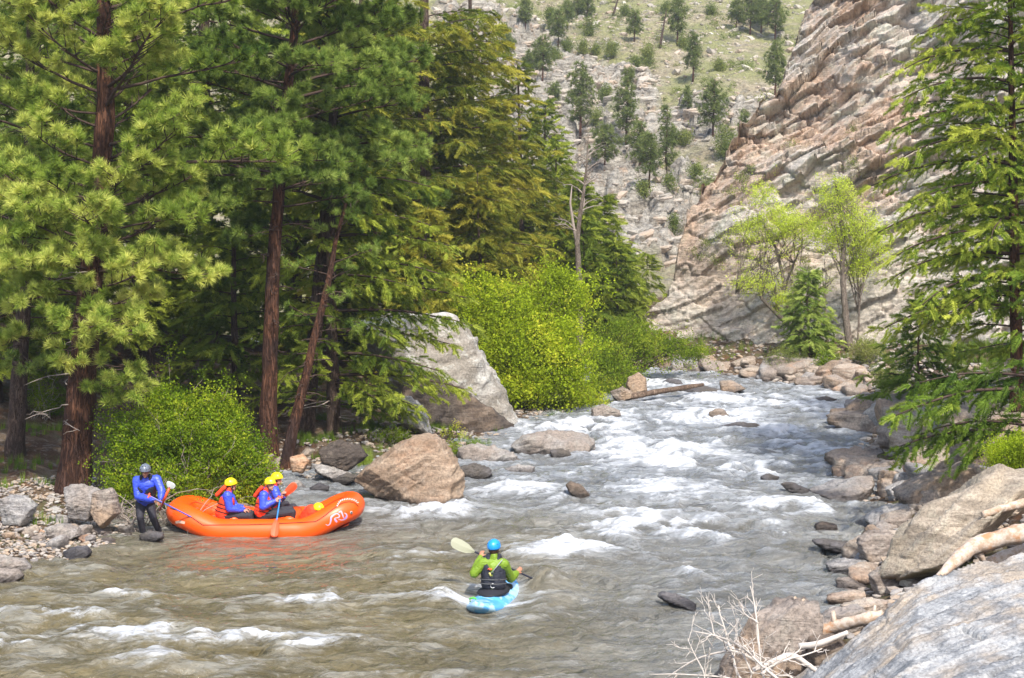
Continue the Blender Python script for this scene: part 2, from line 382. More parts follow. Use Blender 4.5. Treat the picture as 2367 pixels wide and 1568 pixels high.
FOAM = [(1500, 1225, 150, 26, 1.0), (1330, 1180, 110, 16, .55), (980, 1195, 130, 16, .8), (1190, 1150, 120, 16, .6), (1300, 1290, 120, 16, .9), (960, 1290, 120, 14, .45), (1500, 1050, 130, 30, .85), (1400, 1000, 120, 18, .7), (1620, 975, 130, 16, .75),
        (1700, 935, 150, 14, .6), (1540, 900, 90, 10, .6), (1700, 1100, 130, 22, .7), (1560, 1150, 120, 22, .6), (1800, 1190, 120, 16, .85), (1860, 1045, 90, 10, .7), (1640, 1240, 150, 18, .8), (1700, 1330, 60, 12, .7), (1600, 1345, 50, 10, .6),
        (700, 1400, 170, 16, .6), (330, 1390, 100, 10, .5), (260, 1485, 240, 18, .66), (640, 1500, 160, 20, .6), (150, 1440, 120, 12, .5), (60, 1515, 100, 12, .6), (1090, 1400, 110, 18, .6), (1250, 1375, 60, 14, .5), (1440, 1250, 60, 14, .9), (1250, 1290, 50, 16, .7),
        (900, 1185, 60, 8, .7), (420, 1545, 120, 14, .5), (1580, 1090, 90, 14, .6), (1800, 1010, 80, 10, .6), (1750, 1230, 60, 10, .8)]
CALM = [(900, 1238, 130, 10, .5), (250, 1330, 260, 25, .4), (1000, 1330, 80, 20, .35), (1350, 1420, 220, 30, .35), (1500, 1500, 300, 50, .5), (600, 1290, 200, 18, .2)]
def water_fields(X, Y):
    x = X.ravel(); y = Y.ravel(); best = np.full(x.shape, 1e9); S = np.zeros(x.shape); N = np.zeros(x.shape); acc = 0
    for i in range(len(CL)-1):
        a, b = CL[i], CL[i+1]; e = b-a; L = np.hypot(*e)
        t = np.clip(((x-a[0])*e[0]+(y-a[1])*e[1])/(L*L), 0, 1); dx = x-a[0]-t*e[0]; dy = y-a[1]-t*e[1]; d = np.hypot(dx, dy)
        m = d < best; best[m] = d[m]; S[m] = (acc+t*L)[m]; N[m] = (np.sign(e[0]*dy-e[1]*dx)*d)[m]; acc += L
    M = np.full(x.shape, .0)
    for lst, sg in ((FOAM, 1), (CALM, -1)):
        for (fx, fy, rx, ry, a) in lst:
            c = grd(fx, fy); wx = rx*px(c[1])*1.1; wy = abs(grd(fx, fy-ry)[1]-grd(fx, fy+ry)[1])*.55
            q = ((x-c[0])/wx)**2+((y-c[1])/wy)**2
            if sg > 0: M = np.maximum(M, a*np.exp(-q))
            else: M = M*(1-a*np.exp(-q))
    M = M*(.95)+.24*sst(30, 46, y)+.24
    p = np.stack([x, y, np.zeros_like(x)], -1)
    wp = fbm(p*.5, 3)*.8
    f = np.stack([S*.55+wp, N*.22+wp*.6, np.zeros_like(x)], -1)          # crests lie across the current
    g = np.stack([x*.30+.6*wp, y*.75+.5*wp, np.full_like(x, 3.)], -1)
    cr = ridged(g, 4); cr2 = ridged(p*np.array([.9, 1.7, 1])+wp[:, None]*.7, 4)
    swell = fbm(f, 3)
    amp = .11+.26*M
    Z = amp*(.55*swell+.30*cr+.20*cr2)+.035*fbm(p*np.array([1.6, 2.6, 1])+wp[:, None], 3)+.022*ridged(p*np.array([2.2, 4.2, 1]), 3)
    st = ridged(np.stack([S*.16+wp*.5, N*1.5+wp*1.2, np.zeros_like(x)], -1), 4)
    nm = lambda v: (v-v.mean())/v.std()
    n = .45*nm(cr)+.40*nm(cr2)+.35*nm(st)+.3*nm(swell)
    foam = .5*(M*2.0-1.02+.62*n*(.5+M))
    for (bx, by, rx, ry, k) in ((RX, RY-.5, 2.6, 1.5, .85), (KX, KY, .75, 1.7, .9)):
        q = np.exp(-(((x-bx)/rx)**2+((y-by)/ry)**2)**2); Z = Z*(1-k*q); foam = foam-.12*q*(bx < -2)+.25*q*(bx > -2)
    foam = foam-.42*np.exp(-(((x-RX-.2)/2.9)**2+((y-30.6)/1.7)**2)**2)
    q = ((x-BLX)/.42)**2+((y-BLY)/.38)**2; Z = Z+.30*np.exp(-q); q2 = np.exp(-(((x-RX-.2)/2.9)**2+((y-30.6)/1.7)**2)**2); Z = Z*(1-.6*q2)
    return Z.reshape(X.shape), foam.reshape(X.shape)
RX, RY = -5.20, 33.45
KX, KY = -.30, 27.0
BLX, BLY = .62, 27.95
def build_water():
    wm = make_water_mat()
    ys = np.concatenate([np.linspace(9, 21, 30, endpoint=False), 1/np.linspace(1/21., 1/34., 300, endpoint=False), np.linspace(34, 72, 430, endpoint=False), np.linspace(72, 110, 60)])
    xs = gspace(0, 0, [(-80, -12, 60), (-12, 12, 620), (12, 20, 30)])
    X, Y, Q = grid_mesh(xs, ys); Z, fo = water_fields(X, Y)
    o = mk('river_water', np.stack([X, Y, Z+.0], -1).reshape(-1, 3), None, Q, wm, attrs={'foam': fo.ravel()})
    tag(o, 'murky brown river with white rapids', kind='structure')
# ================================================================ cliff
CREST = [(1478, 775), (1500, 742), (1530, 700), (1562, 650), (1572, 575), (1600, 492), (1650, 430), (1700, 345), (1760, 285), (1800, 238), (1822, 190), (1835, 110), (1850, 70), (1872, 0)]
YB = (np.array([3, 6, 8, 11, 14, 18, 24, 34, 46]), np.array([77, 74, 71.5, 68.5, 66.5, 63.5, 58, 48, 38]))
def cliff_crest():
    xs, zs = [], []
    for x, y in CREST:
        Y = 74.
        for _ in range(8):
            P = at(x, y, Y); Y = float(np.interp(P[0], *YB)+max(P[2], 0)*.60)
        P = at(x, y, Y); xs.append(P[0]); zs.append(P[2])
    return np.array(xs), np.array(zs)
def build_cliff():
    cx, cz = cliff_crest(); o_ = np.argsort(cx); cx, cz = cx[o_], np.maximum.accumulate(cz[o_])
    cx = np.append(cx, [cx[-1]+4, cx[-1]+20, 60]); cz = np.append(cz, [cz[-1]+6, cz[-1]+14, 50])
    xs = gspace(0, 0, [(5.2, 22, 470), (22, 48, 120)]); ts = gspace(0, 0, [(-2.5, 22, 520), (22, 46, 60)])
    X, T, Q = grid_mesh(xs, ts)
    yb = np.interp(X, *YB); C = np.interp(X, cx, cz); C = C+.38*(np.floor(X*1.1+.3*fbm(np.stack([X.ravel()*.9, X.ravel()*0, X.ravel()*0+5], -1), 4).reshape(X.shape))/1.1+.4-X)+.35*fbm(np.stack([X.ravel()*.9, X.ravel()*0, X.ravel()*0+5], -1), 4).reshape(X.shape)
    Z = np.minimum(T, C); e = T-Z; Yv = yb+Z*.60+e*.9; Z = Z-e*.75
    Z = np.where(T < 0, T, Z); P0 = np.stack([X, Yv, Z], -1).reshape(-1, 3)
    a = X.ravel(); b = (T.ravel())*1.17; th = R(33)
    w = fbm(P0*.13, 2)*.45+.10*fbm(P0*.9, 3)
    pp = a*math.cos(th)+b*math.sin(th)+w*.6; q = -a*math.sin(th)+b*math.cos(th)+w
    zz = np.clip(P0[:, 2], 0, 30); k = .34+.66*sst(4.5, 9.5, zz+.25*(a-12))
    def slab(sp, sq, seed):
        f1, f2, cid = worley(np.stack([pp/sp+seed, q/sq+seed*.37, P0[:, 1]*0+seed], -1))
        edge = sst(0, .22, f2-f1)
        fr = (q/sq)-np.floor(q/sq)
        return (cid-.5)*1.0+edge*.45, cid, edge, fr
    def hsh(n, m, s): 
        v = np.sin(n*127.1+m*311.7+s*74.7)*43758.5453; return v-np.floor(v)
    def brick(s, L, seed, wob=.55):
        qq = q/s+wob*perlin(np.stack([pp/(L*.9)+seed, q/(s*3), 0*pp+seed], -1))+seed; n = np.floor(qq); fr = qq-n; jit = perlin(np.stack([pp/L*2+seed, q/s*.8, 0*pp], -1))*.35
        mm = pp/(L*(.55+.9*hsh(n, 0, seed)))+7.3*hsh(n, 1, seed)+jit+.25*fr; m = np.floor(mm); fm = mm-m; hh = hsh(n, m, seed)
        joint = sst(0, .05, fm)*sst(0, .05, 1-fm)*sst(0, .10, fr)
        return (hh-.5)*1.1+.75*(1-fr)*(.4+.6*hh)+.25*fm+.22*joint, hh, joint
    d1, c1, e1 = brick(1.9, 4.6, 1.3, .4); d2, c2, e2 = brick(.78, 2.0, 4.1, .4); d3, c3, e3 = brick(.30, .9, 8.2, .4)
    st = fbm(np.stack([pp*.25, q*2.2, w*0], -1), 4)
    big = fbm(P0*.11, 2)*1.1+fbm(np.stack([pp*.12, q*.3, w*0+3], -1), 2)*.8
    disp = big+k*(.85*d1+.66*d2+.34*d3+.10*st)+.05*fbm(P0*3.5, 4)
    nrm = np.array([-.18, -.80, .57]); nrm /= np.linalg.norm(nrm)
    fade = sst(-2.5, -.5, T.ravel()); V = P0+nrm*(disp*fade)[:, None]
    V[:, 2] -= k*(.20*d2+.25*d1)                                  # undercut: upper slabs hang over lower ones
    tint = .6*c1+.4*c2; globals()['CLIFFV'] = V[::7]
    o = mk('rock_cliff', V, None, Q, make_cliff_mat(), attrs={'tint': tint, 'crack': np.minimum(e2, .3+.7*e3)}, loc=(12, 68, 0))
    tag(o, 'tall layered pinkish rock cliff rising from the far bank beyond the rapids', 'cliff')
    return o
# ================================================================ hillside
_hc = {}
def HC(x, y):
    if (x, y) not in _hc:
        d = ray(x, y); ts = np.linspace(86, 500, 1200)/d[1]; P = CAM+ts[:, None]*d; h, _ = hill_h(P[:, 0], P[:, 1], coarse=True); _hc[x, y] = P[np.argmax(P[:, 2] <= h)]
    return _hc[x, y]
def hill_h(X, Y, fine=True, coarse=False):
    x = X.ravel(); y = Y.ravel()
    h = 1.0+.17*np.clip(y-86, 0, 30)+.40*np.clip(y-116, 0, 500)+.10*np.clip(y-200, 0, 400)
    h = h+.28*np.clip(4-x, 0, 90)*sst(100, 150, y)*(1)          # spur on the left
    h = h+.16*np.clip(x-26, 0, 60)*sst(110, 150, y)
    p = np.stack([x, y, 0*x], -1)
    h = h+2.6*fbm(p*.035+3, 3)*sst(92, 130, y)
    if coarse: return h.reshape(X.shape), None
    # outcrops: (view x, y, radius x, y in metres, depth hint)
    rk = np.zeros_like(x)
    for (ox, oy, Yc, rx, ry, am) in [(1330, 250, 178, 8, 9, 1), (1370, 330, 165, 8, 6, 1.), (1300, 400, 155, 6, 9, 1.1), (1350, 200, 190, 9, 6, .9), (1600, 290, 176, 11, 4.5, 1.), (1700, 270, 180, 8, 3.5, .8), (1480, 500, 134, 8, 6, 1), (1560, 560, 126, 6, 5, 1), (1430, 440, 145, 7, 5, .8),
                                      (1480, 215, 188, 8, 4, .5), (1180, 120, 200, 9, 12, .8), (1520, 600, 121, 6, 4, 1), (1250, 290, 170, 7, 12, .9), (1650, 330, 165, 7, 3, .6)]:
        c = HC(ox, oy); rk = np.maximum(rk, am*np.exp(-(((x-c[0])/rx)**2+((y-c[1])/ry)**2)**1.5))
    n = fbm(p*.12+11, 4); rk = sst(.40, .66, rk+.32*n)
    rk = np.maximum(rk, sst(.62, .85, fbm(p*.09+41, 4)))*sst(88, 96, y)
    if fine:
        th = .45; wq = fbm(p*.18, 3)*1.5
        pp = x*math.cos(th)+y*.5+wq; q = -x*math.sin(th)+h*1.15+wq
        f1, f2, c1 = worley(np.stack([pp/4.5, q/1.6, 0*x], -1)); g1, g2, c2 = worley(np.stack([pp/1.7+5, q/.7, 0*x], -1))
        h = h+rk*(2.0*(c1-.4)+.8*(c2-.5)+.6*sst(0, .3, f2-f1)+.3*sst(0, .3, g2-g1))
        h = h+.25*fbm(p*.8, 4)*(1-rk*.5)
    return h.reshape(X.shape), rk.reshape(X.shape)
def build_hill():
    xs = gspace(0, 0, [(-75, -20, 40), (-20, 48, 560), (48, 95, 24)])
    ys = gspace(0, 0, [(84, 205, 640), (205, 262, 60)])
    X, Y, Q = grid_mesh(xs, ys); Z, rk = hill_h(X, Y)
    Z = np.where(Y < 87, np.minimum(Z, -.5), Z)
    o = mk('hillside', np.stack([X, Y, Z], -1).reshape(-1, 3), None, Q, make_hill_mat(), attrs={'tint': rk.ravel()})
    tag(o, 'dry grassy hillside strewn with pale rock', kind='structure')
def hill_at(x, y):
    d = ray(x, y); ts = np.linspace(86, 500, 1600)/d[1]; P = CAM+ts[:, None]*d
    h, _ = hill_h(P[:, 0], P[:, 1], True); k = np.argmax(P[:, 2] <= h)
    return P[k]
def outline_rock(name, label, cat, pts, mat, Y=None, zb=0.0, depth=None, sub=5, beta=(.45, .62), p=22, amp=.05, ang=-.5, seed=0, group=None, front=(), sink=.12, lay=0., lift=0.):
    """rock with real thickness: planes through each outline edge tilted to front and back, plus facet planes"""
    rng = np.random.RandomState(seed+len(pts)*7+int(pts[0][0]))
    pts = np.array(pts, float); pts = pts.mean(0)+(pts-pts.mean(0))*1.04; yb = pts[:, 1].max(); xb = pts[pts[:, 1].argmax(), 0]
    if Y is None: Y = grd(xb, yb, zb)[1]
    W = np.array([at(x, y, Y) for x, y in pts]); P = W[:, [0, 2]]
    w = np.ptp(P[:, 0]); hgt = np.ptp(P[:, 1]); depth = depth or .42*max(w*.8, hgt)
    Yc = Y+depth*.75
    W = np.array([at(x, y, Yc) for x, y in pts]); P = W[:, [0, 2]]
    # lowest points sink under the surface
    low = P[:, 1].min(); P[P[:, 1] < low+.12*hgt, 1] -= sink*hgt+.1
    P[:, 1] += lift; c = P.mean(0); ar = 0
    for i in range(len(P)): ar += P[i-1, 0]*P[i, 1]-P[i, 0]*P[i-1, 1]
    if ar < 0: P = P[::-1]
    N = []; D = []
    for i in range(len(P)):
        a, b = P[i-1], P[i]; e = b-a; L = np.hypot(*e)
        if L < 1e-6: continue
        n = np.array([e[1], -e[0]])/L; d = n@(a-c)
        if d <= .02*w: d = .02*w
        for sg in (-1, 1):
            be = rng.uniform(*beta)*(1 if sg < 0 else .8)
            N.append([n[0]*math.cos(be), sg*math.sin(be), n[1]*math.cos(be)]); D.append(d*math.cos(be)*1.04)
    for fx, fz, k in (front or [(rng.uniform(-.35, .35), rng.uniform(.15, .5), 1.), (rng.uniform(-.7, .7), rng.uniform(-.2, .3), 1.08)]):
        n = np.array([fx, -1., fz]); n /= np.linalg.norm(n); N.append(n); D.append(depth*k*.8)
    for _ in range(2):
        n = np.array([rng.uniform(-.4, .4), 1., rng.uniform(0, .4)]); n /= np.linalg.norm(n); N.append(n); D.append(depth)
    N = np.array(N); D = np.array(D)
    V, F = ico(sub)
    # stretch sphere sampling so long rocks stay evenly sampled
    S = np.array([w, 2*depth, hgt])*.5; d = V*S; d /= np.linalg.norm(d, axis=1)[:, None]
    q = np.maximum(d@N.T, 0)/D; r = (q**p).sum(1)**(-1/p); Q = d*r[:, None]
    sz = max(w, hgt); o = seed*3.1
    nn = Q/np.linalg.norm(Q, axis=1)[:, None]
    disp = amp*sz*(.55*fbm(Q/sz*2.2+o, 4)+.25*fbm(Q/sz*7+o, 3))
    # foliation ledges
    ax = np.array([math.sin(ang), .15, math.cos(ang)]); u = Q@ax
    wv = u/sz*9+fbm(Q/sz*1.5+o, 3)*1.2; fr = wv-np.floor(wv)
    if lay: disp = disp+lay*sz*(.035*(fr**2)+.02*fbm(np.stack([u/sz*22, Q[:, 0]/sz*1.5, Q[:, 1]/sz*1.5], -1), 3))
    f1, f2, cid = worley(Q/sz*2.6+o); disp = disp+amp*sz*.22*(cid-.5)*sst(0, .15, f2-f1)-amp*sz*.22*(1-sst(0, .07, f2-f1))
    Q = Q+nn*disp[:, None]
    Q += np.array([c[0], Yc, c[1]])
    ob = mk(name, Q, F, None, mat, loc=(c[0], Yc, P[:, 1].min()))
    return tag(ob, label, cat, group)
def blob_rock(rng, w, d, h, sub=3, p=16, amp=.05, n=11):
    N = rng.normal(size=(n, 3)); N /= np.linalg.norm(N, axis=1)[:, None]; D = rng.uniform(.62, 1.0, n)
    N = np.vstack([N, np.eye(3), -np.eye(3)]); D = np.concatenate([D, rng.uniform(.8, 1.05, 6)])
    V, F = ico(sub); q = np.maximum(V@N.T, 0)/D; Q = V*((q**p).sum(1)**(-1/p))[:, None]
    Q = Q*(1+amp*fbm(Q*1.8+rng.rand()*50, 3)+amp*.5*fbm(Q*5+rng.rand()*50, 2))[:, None]
    return Q*np.array([w, d, h])*.5, F
# outline rocks: name, label, material, outline, kwargs
def build_rocks():
    G = {}
    G['tan'] = rock_mat('tan_boulder_stone', (.26, .18, .12), (.37, .275, .195), (.20, .145, .10), (.52, .45, .37), .25, strata=(.2, 1.25, 0), sscale=.5, crack=False, rust=(.34, .20, .12), rustamt=.4)
    G['big'] = rock_mat('pale_lichen_rock', (.34, .32, .29), (.50, .48, .44), (.27, .24, .20), (.60, .60, .54), .6, strata=(0, -.9, 0), sscale=.7, rust=(.21, .12, .07), rustamt=.25)
    G['under'] = rock_mat('brown_streaked_rock', (.105, .078, .06), (.17, .125, .09), (.075, .06, .05), (.30, .25, .2), .3, strata=(0, 1.2, 0))
    G['grey'] = rock_mat('grey_streaked_rock', (.22, .21, .205), (.35, .33, .31), (.27, .225, .19), (.40, .40, .35), .3, strata=(0, .35, 0))
    G['brown'] = rock_mat('brown_grey_rock', (.185, .15, .125), (.30, .25, .21), (.33, .235, .16), (.36, .34, .29), .35, strata=(0, -.5, 0))
    G['warm'] = rock_mat('warm_ochre_rock', (.30, .225, .165), (.41, .335, .265), (.26, .215, .18), (.45, .42, .36), .35, strata=(0, -.4, 0), rust=(.38, .22, .13), rustamt=.5)
    G['wet'] = rock_mat('wet_dark_rock', (.07, .065, .07), (.13, .12, .12), (.10, .085, .07), (.17, .16, .15), .3, strata=(0, .2, 0))
    G['slab'] = rock_mat('grey_bedrock', (.20, .205, .21), (.37, .37, .365), (.36, .30, .235), (.56, .55, .53), .5, strata=(0, -.42, .2), sscale=1.5, tex=1.6)
    G['bed'] = rock_mat('tan_bedrock', (.25, .205, .155), (.42, .35, .27), (.38, .31, .225), (.45, .42, .32), .45, strata=(0, -.75, .1), sscale=1.2, tex=1.4)
    G['orange'] = rock_mat('orange_stone', (.45, .26, .15), (.52, .34, .22), (.40, .25, .17), (.5, .4, .33), .3)
    L = [
     ('boulder', 'large tan angular boulder standing in the shallows right of the orange raft', 'tan', [(826, 1112), (835, 1092), (880, 1062), (925, 1026), (968, 1016), (1012, 1020), (1040, 1052), (1062, 1098), (1060, 1150), (1040, 1172), (960, 1168), (890, 1150), (838, 1132)], dict(sub=6, amp=.045, front=[(-.10, .22, .8), (1.6, .05, 1.75), (-.6, -.5, 1.0)], depth=.8, p=70, beta=(.05, .16))),
     ('overhanging_rock', 'huge pale lichen-covered rock leaning over the water left of the yellow-green bushes', 'big', [(760, 760), (850, 742), (950, 728), (1050, 742), (1112, 800), (1150, 890), (1190, 965), (1196, 1016), (1100, 1020), (1000, 1004), (930, 930), (840, 880), (770, 830)], dict(sub=6, Y=48.3, amp=.055, depth=1.7, p=26, beta=(.2, .4), front=[(-.55, -.62, .62), (.15, .5, 1.0), (.5, .1, 1.1)], lay=.5)),
     ('undercut_rock', 'brown rock mass with painted-in shade under the overhang of the huge pale rock', 'under', [(930, 900), (1010, 870), (1090, 920), (1180, 985), (1192, 1018), (1090, 1022), (990, 1008), (940, 960)], dict(sub=5, Y=47.6, amp=.06, depth=.8)),  # brown stone, its dark tone also carries the shade below the overhang
     ('rock', 'grey tilted rock half hidden by the fir branches below the huge pale rock', 'big', [(866, 918), (900, 908), (960, 928), (985, 962), (1000, 1002), (950, 990), (900, 965), (872, 940)], dict(sub=5, Y=45.5, lay=.8)),
     ('boulder', 'rounded grey-brown boulder at the water edge below the huge pale rock', 'grey', [(1188, 1030), (1215, 1008), (1280, 1000), (1345, 1005), (1366, 1022), (1366, 1052), (1290, 1060), (1215, 1055)], dict(sub=5, amp=.06)),
     ('rock', 'flat grey slab lying left of the rounded grey-brown boulder', 'grey', [(1062, 1038), (1100, 1028), (1180, 1048), (1205, 1068), (1190, 1082), (1120, 1082), (1068, 1072)], dict(sub=5, lay=1.)),
     ('rock', 'low grey rock at the water edge in front of the flat grey slab', 'grey', [(1170, 1085), (1200, 1075), (1232, 1080), (1236, 1098), (1200, 1104), (1172, 1100)], dict()),
     ('rock', 'dark wet rock against the right foot of the tan boulder', 'wet', [(1062, 1090), (1095, 1080), (1130, 1092), (1135, 1108), (1095, 1116), (1062, 1112)], dict()),
     ('rock', 'small brown wet rock beside the rounded grey-brown boulder', 'wet', [(1272, 1050), (1300, 1046), (1322, 1058), (1310, 1068), (1280, 1068)], dict(sub=4)),
     ('rock', 'long grey rock pointing at the tan boulder from the pine roots', 'grey', [(728, 1078), (750, 1072), (800, 1090), (822, 1102), (815, 1120), (770, 1112), (735, 1098)], dict(lay=.8)),
     ('rock', 'thin dark wedge of rock lying left of the tan boulder', 'wet', [(768, 1118), (800, 1104), (826, 1108), (822, 1118), (785, 1126)], dict(sub=4)),
     ('rock', 'dark wet rock in the shallows behind the bow of the raft', 'wet', [(716, 1138), (738, 1126), (760, 1134), (758, 1144), (725, 1148)], dict(sub=4)),
     ('rock', 'grey rock in the water between the paddlers and the pine roots', 'grey', [(660, 1120), (690, 1112), (712, 1132), (705, 1142), (668, 1142)], dict(sub=4)),
     ('boulder', 'angular grey boulder at the foot of the thick red-barked pine', 'grey', [(150, 1130), (185, 1122), (228, 1136), (232, 1160), (210, 1184), (160, 1180)], dict(zb=.55, lay=.8)),
     ('boulder', 'brown blocky boulder right of the angular grey boulder by the pine', 'brown', [(218, 1140), (255, 1132), (268, 1150), (276, 1185), (240, 1200), (212, 1188)], dict(zb=.45)),
     ('boulder', 'grey boulder among the shore stones behind the flat stones at far left', 'grey', [(0, 1158), (22, 1146), (60, 1150), (84, 1168), (60, 1196), (10, 1196)], dict(zb=.5, lay=.8)),
     ('boulder', 'dark grey boulder in the shallows at the lower left corner of the shore', 'grey', [(-30, 1300), (0, 1284), (45, 1292), (68, 1310), (60, 1328), (0, 1336)], dict(lay=.6)),
     ('boulder', 'rounded wet boulder below the dark grey boulder at far left', 'grey', [(-30, 1335), (0, 1316), (36, 1318), (52, 1332), (40, 1350), (0, 1358)], dict()),
     ('rock', 'dark glistening rock in the shallows left of the guide', 'wet', [(150, 1288), (170, 1276), (200, 1276), (212, 1288), (195, 1298), (160, 1298)], dict(sub=4)),
     ('rock', 'flat pale rock on the pebble shore left of the guide', 'grey', [(108, 1222), (140, 1212), (178, 1222), (182, 1240), (140, 1246), (110, 1238)], dict(zb=.2, lay=.8)),
     ('rock', 'wet brown rock the guide is stepping on', 'wet', [(322, 1248), (345, 1240), (376, 1244), (378, 1256), (340, 1262)], dict(sub=4)),
     ('boulder', 'brown broken boulder in the dirt behind the grass tuft near the leaning trunk', 'under', [(742, 1040), (780, 1022), (828, 1030), (845, 1055), (800, 1075), (750, 1068)], dict(zb=.45)),
     ('rock', 'orange stone between the pine roots and the grass tuft', 'orange', [(672, 1058), (700, 1050), (714, 1066), (700, 1080), (676, 1078)], dict(zb=.4, sub=4)),
     ('rock', 'grey rock under the yellow-green bushes at the river bend', 'grey', [(1370, 945), (1395, 936), (1430, 950), (1432, 962), (1390, 972), (1368, 964)], dict(zb=.05)),
     ('boulder', 'brown boulder at the left end of the drift log', 'brown', [(1452, 880), (1475, 868), (1492, 882), (1494, 908), (1460, 915), (1448, 900)], dict(zb=.1)),
     ('rock', 'mossy brown rock below the left end of the drift log', 'brown', [(1412, 912), (1440, 902), (1460, 912), (1462, 926), (1430, 932)], dict(zb=.05)),
     ('rock', 'dark blue-grey rock standing in the current above the drift log', 'wet', [(1530, 893), (1545, 882), (1565, 884), (1584, 896), (1570, 902), (1535, 902)], dict(sub=4)),
     ('rock', 'long dark rock under the right end of the drift log', 'wet', [(1552, 912), (1585, 900), (1630, 898), (1662, 908), (1655, 917), (1600, 920)], dict(sub=4)),
     ('rock', 'jagged brown rock in the current right of the drift log', 'brown', [(1665, 888), (1690, 886), (1712, 896), (1722, 906), (1690, 910), (1668, 908)], dict(sub=4, zb=.05)),
     ('rock', 'round brown rock in mid-river above the flat dark rock', 'brown', [(1640, 962), (1655, 952), (1672, 953), (1682, 966), (1676, 976), (1645, 974)], dict(sub=4)),
     ('rock', 'flat dark rock awash in mid-river', 'wet', [(1662, 992), (1700, 986), (1745, 986), (1764, 994), (1750, 1002), (1690, 1000)], dict(sub=4)),
     ('rock', 'brown stub of rock in the rapids right of the tan boulder', 'under', [(1308, 1132), (1322, 1124), (1345, 1135), (1362, 1152), (1350, 1162), (1320, 1154)], dict(sub=4)),
     ('rock', 'dark pointed rock in the calm water in front of the dead shrub', 'wet', [(1518, 1396), (1535, 1382), (1565, 1390), (1606, 1410), (1600, 1420), (1550, 1410)], dict(sub=4)),
     ('rock', 'low dark rock in the current near the right bank boulders', 'wet', [(1884, 928), (1910, 922), (1934, 930), (1920, 936), (1890, 936)], dict(sub=3)),
     ('rock', 'small dark rock breaking the surface left of the shark-fin boulder', 'wet', [(1758, 1112), (1775, 1104), (1800, 1112), (1790, 1120), (1765, 1120)], dict(sub=3)),
     # right bank, far to near
     ('slab', 'wide tan slab sloping into the water below the small fir', 'warm', [(1960, 972), (2010, 950), (2090, 930), (2140, 926), (2135, 960), (2080, 990), (1990, 992)], dict(zb=.1, depth=1.4, sub=5)),
     ('boulder', 'blue-grey boulder on the wide tan slab', 'grey', [(2098, 935), (2125, 914), (2155, 920), (2150, 945), (2125, 968), (2102, 958)], dict(zb=.7)),
     ('boulder', 'brown round boulder by the water below the wide tan slab', 'brown', [(2012, 978), (2040, 966), (2072, 972), (2066, 992), (2040, 1002), (2012, 996)], dict(zb=.1)),
     ('boulder', 'brown pointed boulder left of the drooping fir branch', 'brown', [(1994, 1040), (2040, 1010), (2070, 1002), (2094, 1020), (2085, 1036), (2010, 1044)], dict(zb=.1)),
     ('boulder', 'pair-like long brown boulder with a hollow end at the right waterline', 'brown', [(1914, 1048), (1945, 1038), (2010, 1038), (2090, 1042), (2100, 1056), (2040, 1078), (1975, 1086), (1920, 1076)], dict(zb=.05, sub=5)),
     ('boulder', 'knobbly brown boulder tucked behind the shark-fin boulder', 'brown', [(2010, 1085), (2060, 1070), (2100, 1070), (2098, 1090), (2060, 1112), (2016, 1110)], dict(zb=.15)),
     ('boulder', 'wide flat-topped purple-grey boulder with a dark fin at the right waterline', 'grey', [(1868, 1130), (1880, 1118), (1960, 1108), (2010, 1096), (2016, 1126), (2004, 1150), (1950, 1158), (1885, 1150)], dict(zb=.0, sub=5, depth=.9)),
     ('rock', 'low dark rock at the left tip of the flat-topped purple-grey boulder', 'wet', [(1804, 1128), (1825, 1124), (1868, 1140), (1866, 1150), (1822, 1146)], dict(sub=4)),
     ('boulder', 'big brown slanting boulder below the lower fir branch', 'brown', [(2075, 1140), (2140, 1100), (2230, 1068), (2285, 1090), (2280, 1120), (2200, 1170), (2110, 1166)], dict(zb=.5, sub=5)),
     ('boulder', 'ochre upright boulder between the two low fir branches', 'warm', [(2090, 1060), (2125, 1042), (2180, 1040), (2190, 1080), (2150, 1105), (2100, 1100)], dict(zb=.5)),
     ('boulder', 'large tan block behind the low fir branches', 'warm', [(2180, 960), (2250, 915), (2290, 925), (2310, 955), (2270, 1000), (2200, 1010)], dict(zb=1.1, sub=5)),
     ('boulder', 'brown tilted slab right of the large tan block', 'brown', [(2200, 1010), (2290, 960), (2360, 960), (2380, 1010), (2300, 1060), (2210, 1060)], dict(zb=1.2, sub=5)),
     ('boulder', 'grey boulder wedged above the smooth streaked boulder', 'grey', [(2050, 1130), (2090, 1112), (2120, 1130), (2110, 1152), (2062, 1156)], dict(zb=.2)),
     ('boulder', 'smooth streaked grey boulder with a wet dark foot', 'grey', [(1976, 1222), (2000, 1195), (2060, 1168), (2120, 1168), (2136, 1190), (2100, 1225), (2040, 1232)], dict(zb=.0, sub=5, lay=.6)),
     ('rock', 'small dark rock with a rusty face at the head of the white water', 'under', [(1884, 1212), (1900, 1206), (1930, 1212), (1944, 1228), (1920, 1230), (1888, 1228)], dict(sub=4)),
     ('rock', 'low black wet rocks edge beside the brown boulder pair', 'wet', [(1876, 1262), (1905, 1258), (1960, 1264), (1994, 1276), (1975, 1290), (1900, 1278)], dict(sub=4, amp=.1)),
     ('boulder', 'brown-grey split boulder above the block with an orange underside', 'brown', [(1984, 1252), (2010, 1232), (2050, 1230), (2080, 1252), (2070, 1300), (2010, 1306), (1990, 1280)], dict(zb=.15, sub=5)),
     ('boulder', 'square-ended grey block with an orange underside at the waterline', 'grey', [(1914, 1305), (1935, 1296), (2000, 1298), (2012, 1314), (1998, 1332), (1925, 1328)], dict(zb=.0)),
     ('boulder', 'speckled grey boulder left of the tan bedrock', 'brown', [(2010, 1330), (2050, 1305), (2080, 1320), (2070, 1360), (2030, 1366)], dict(zb=.35)),
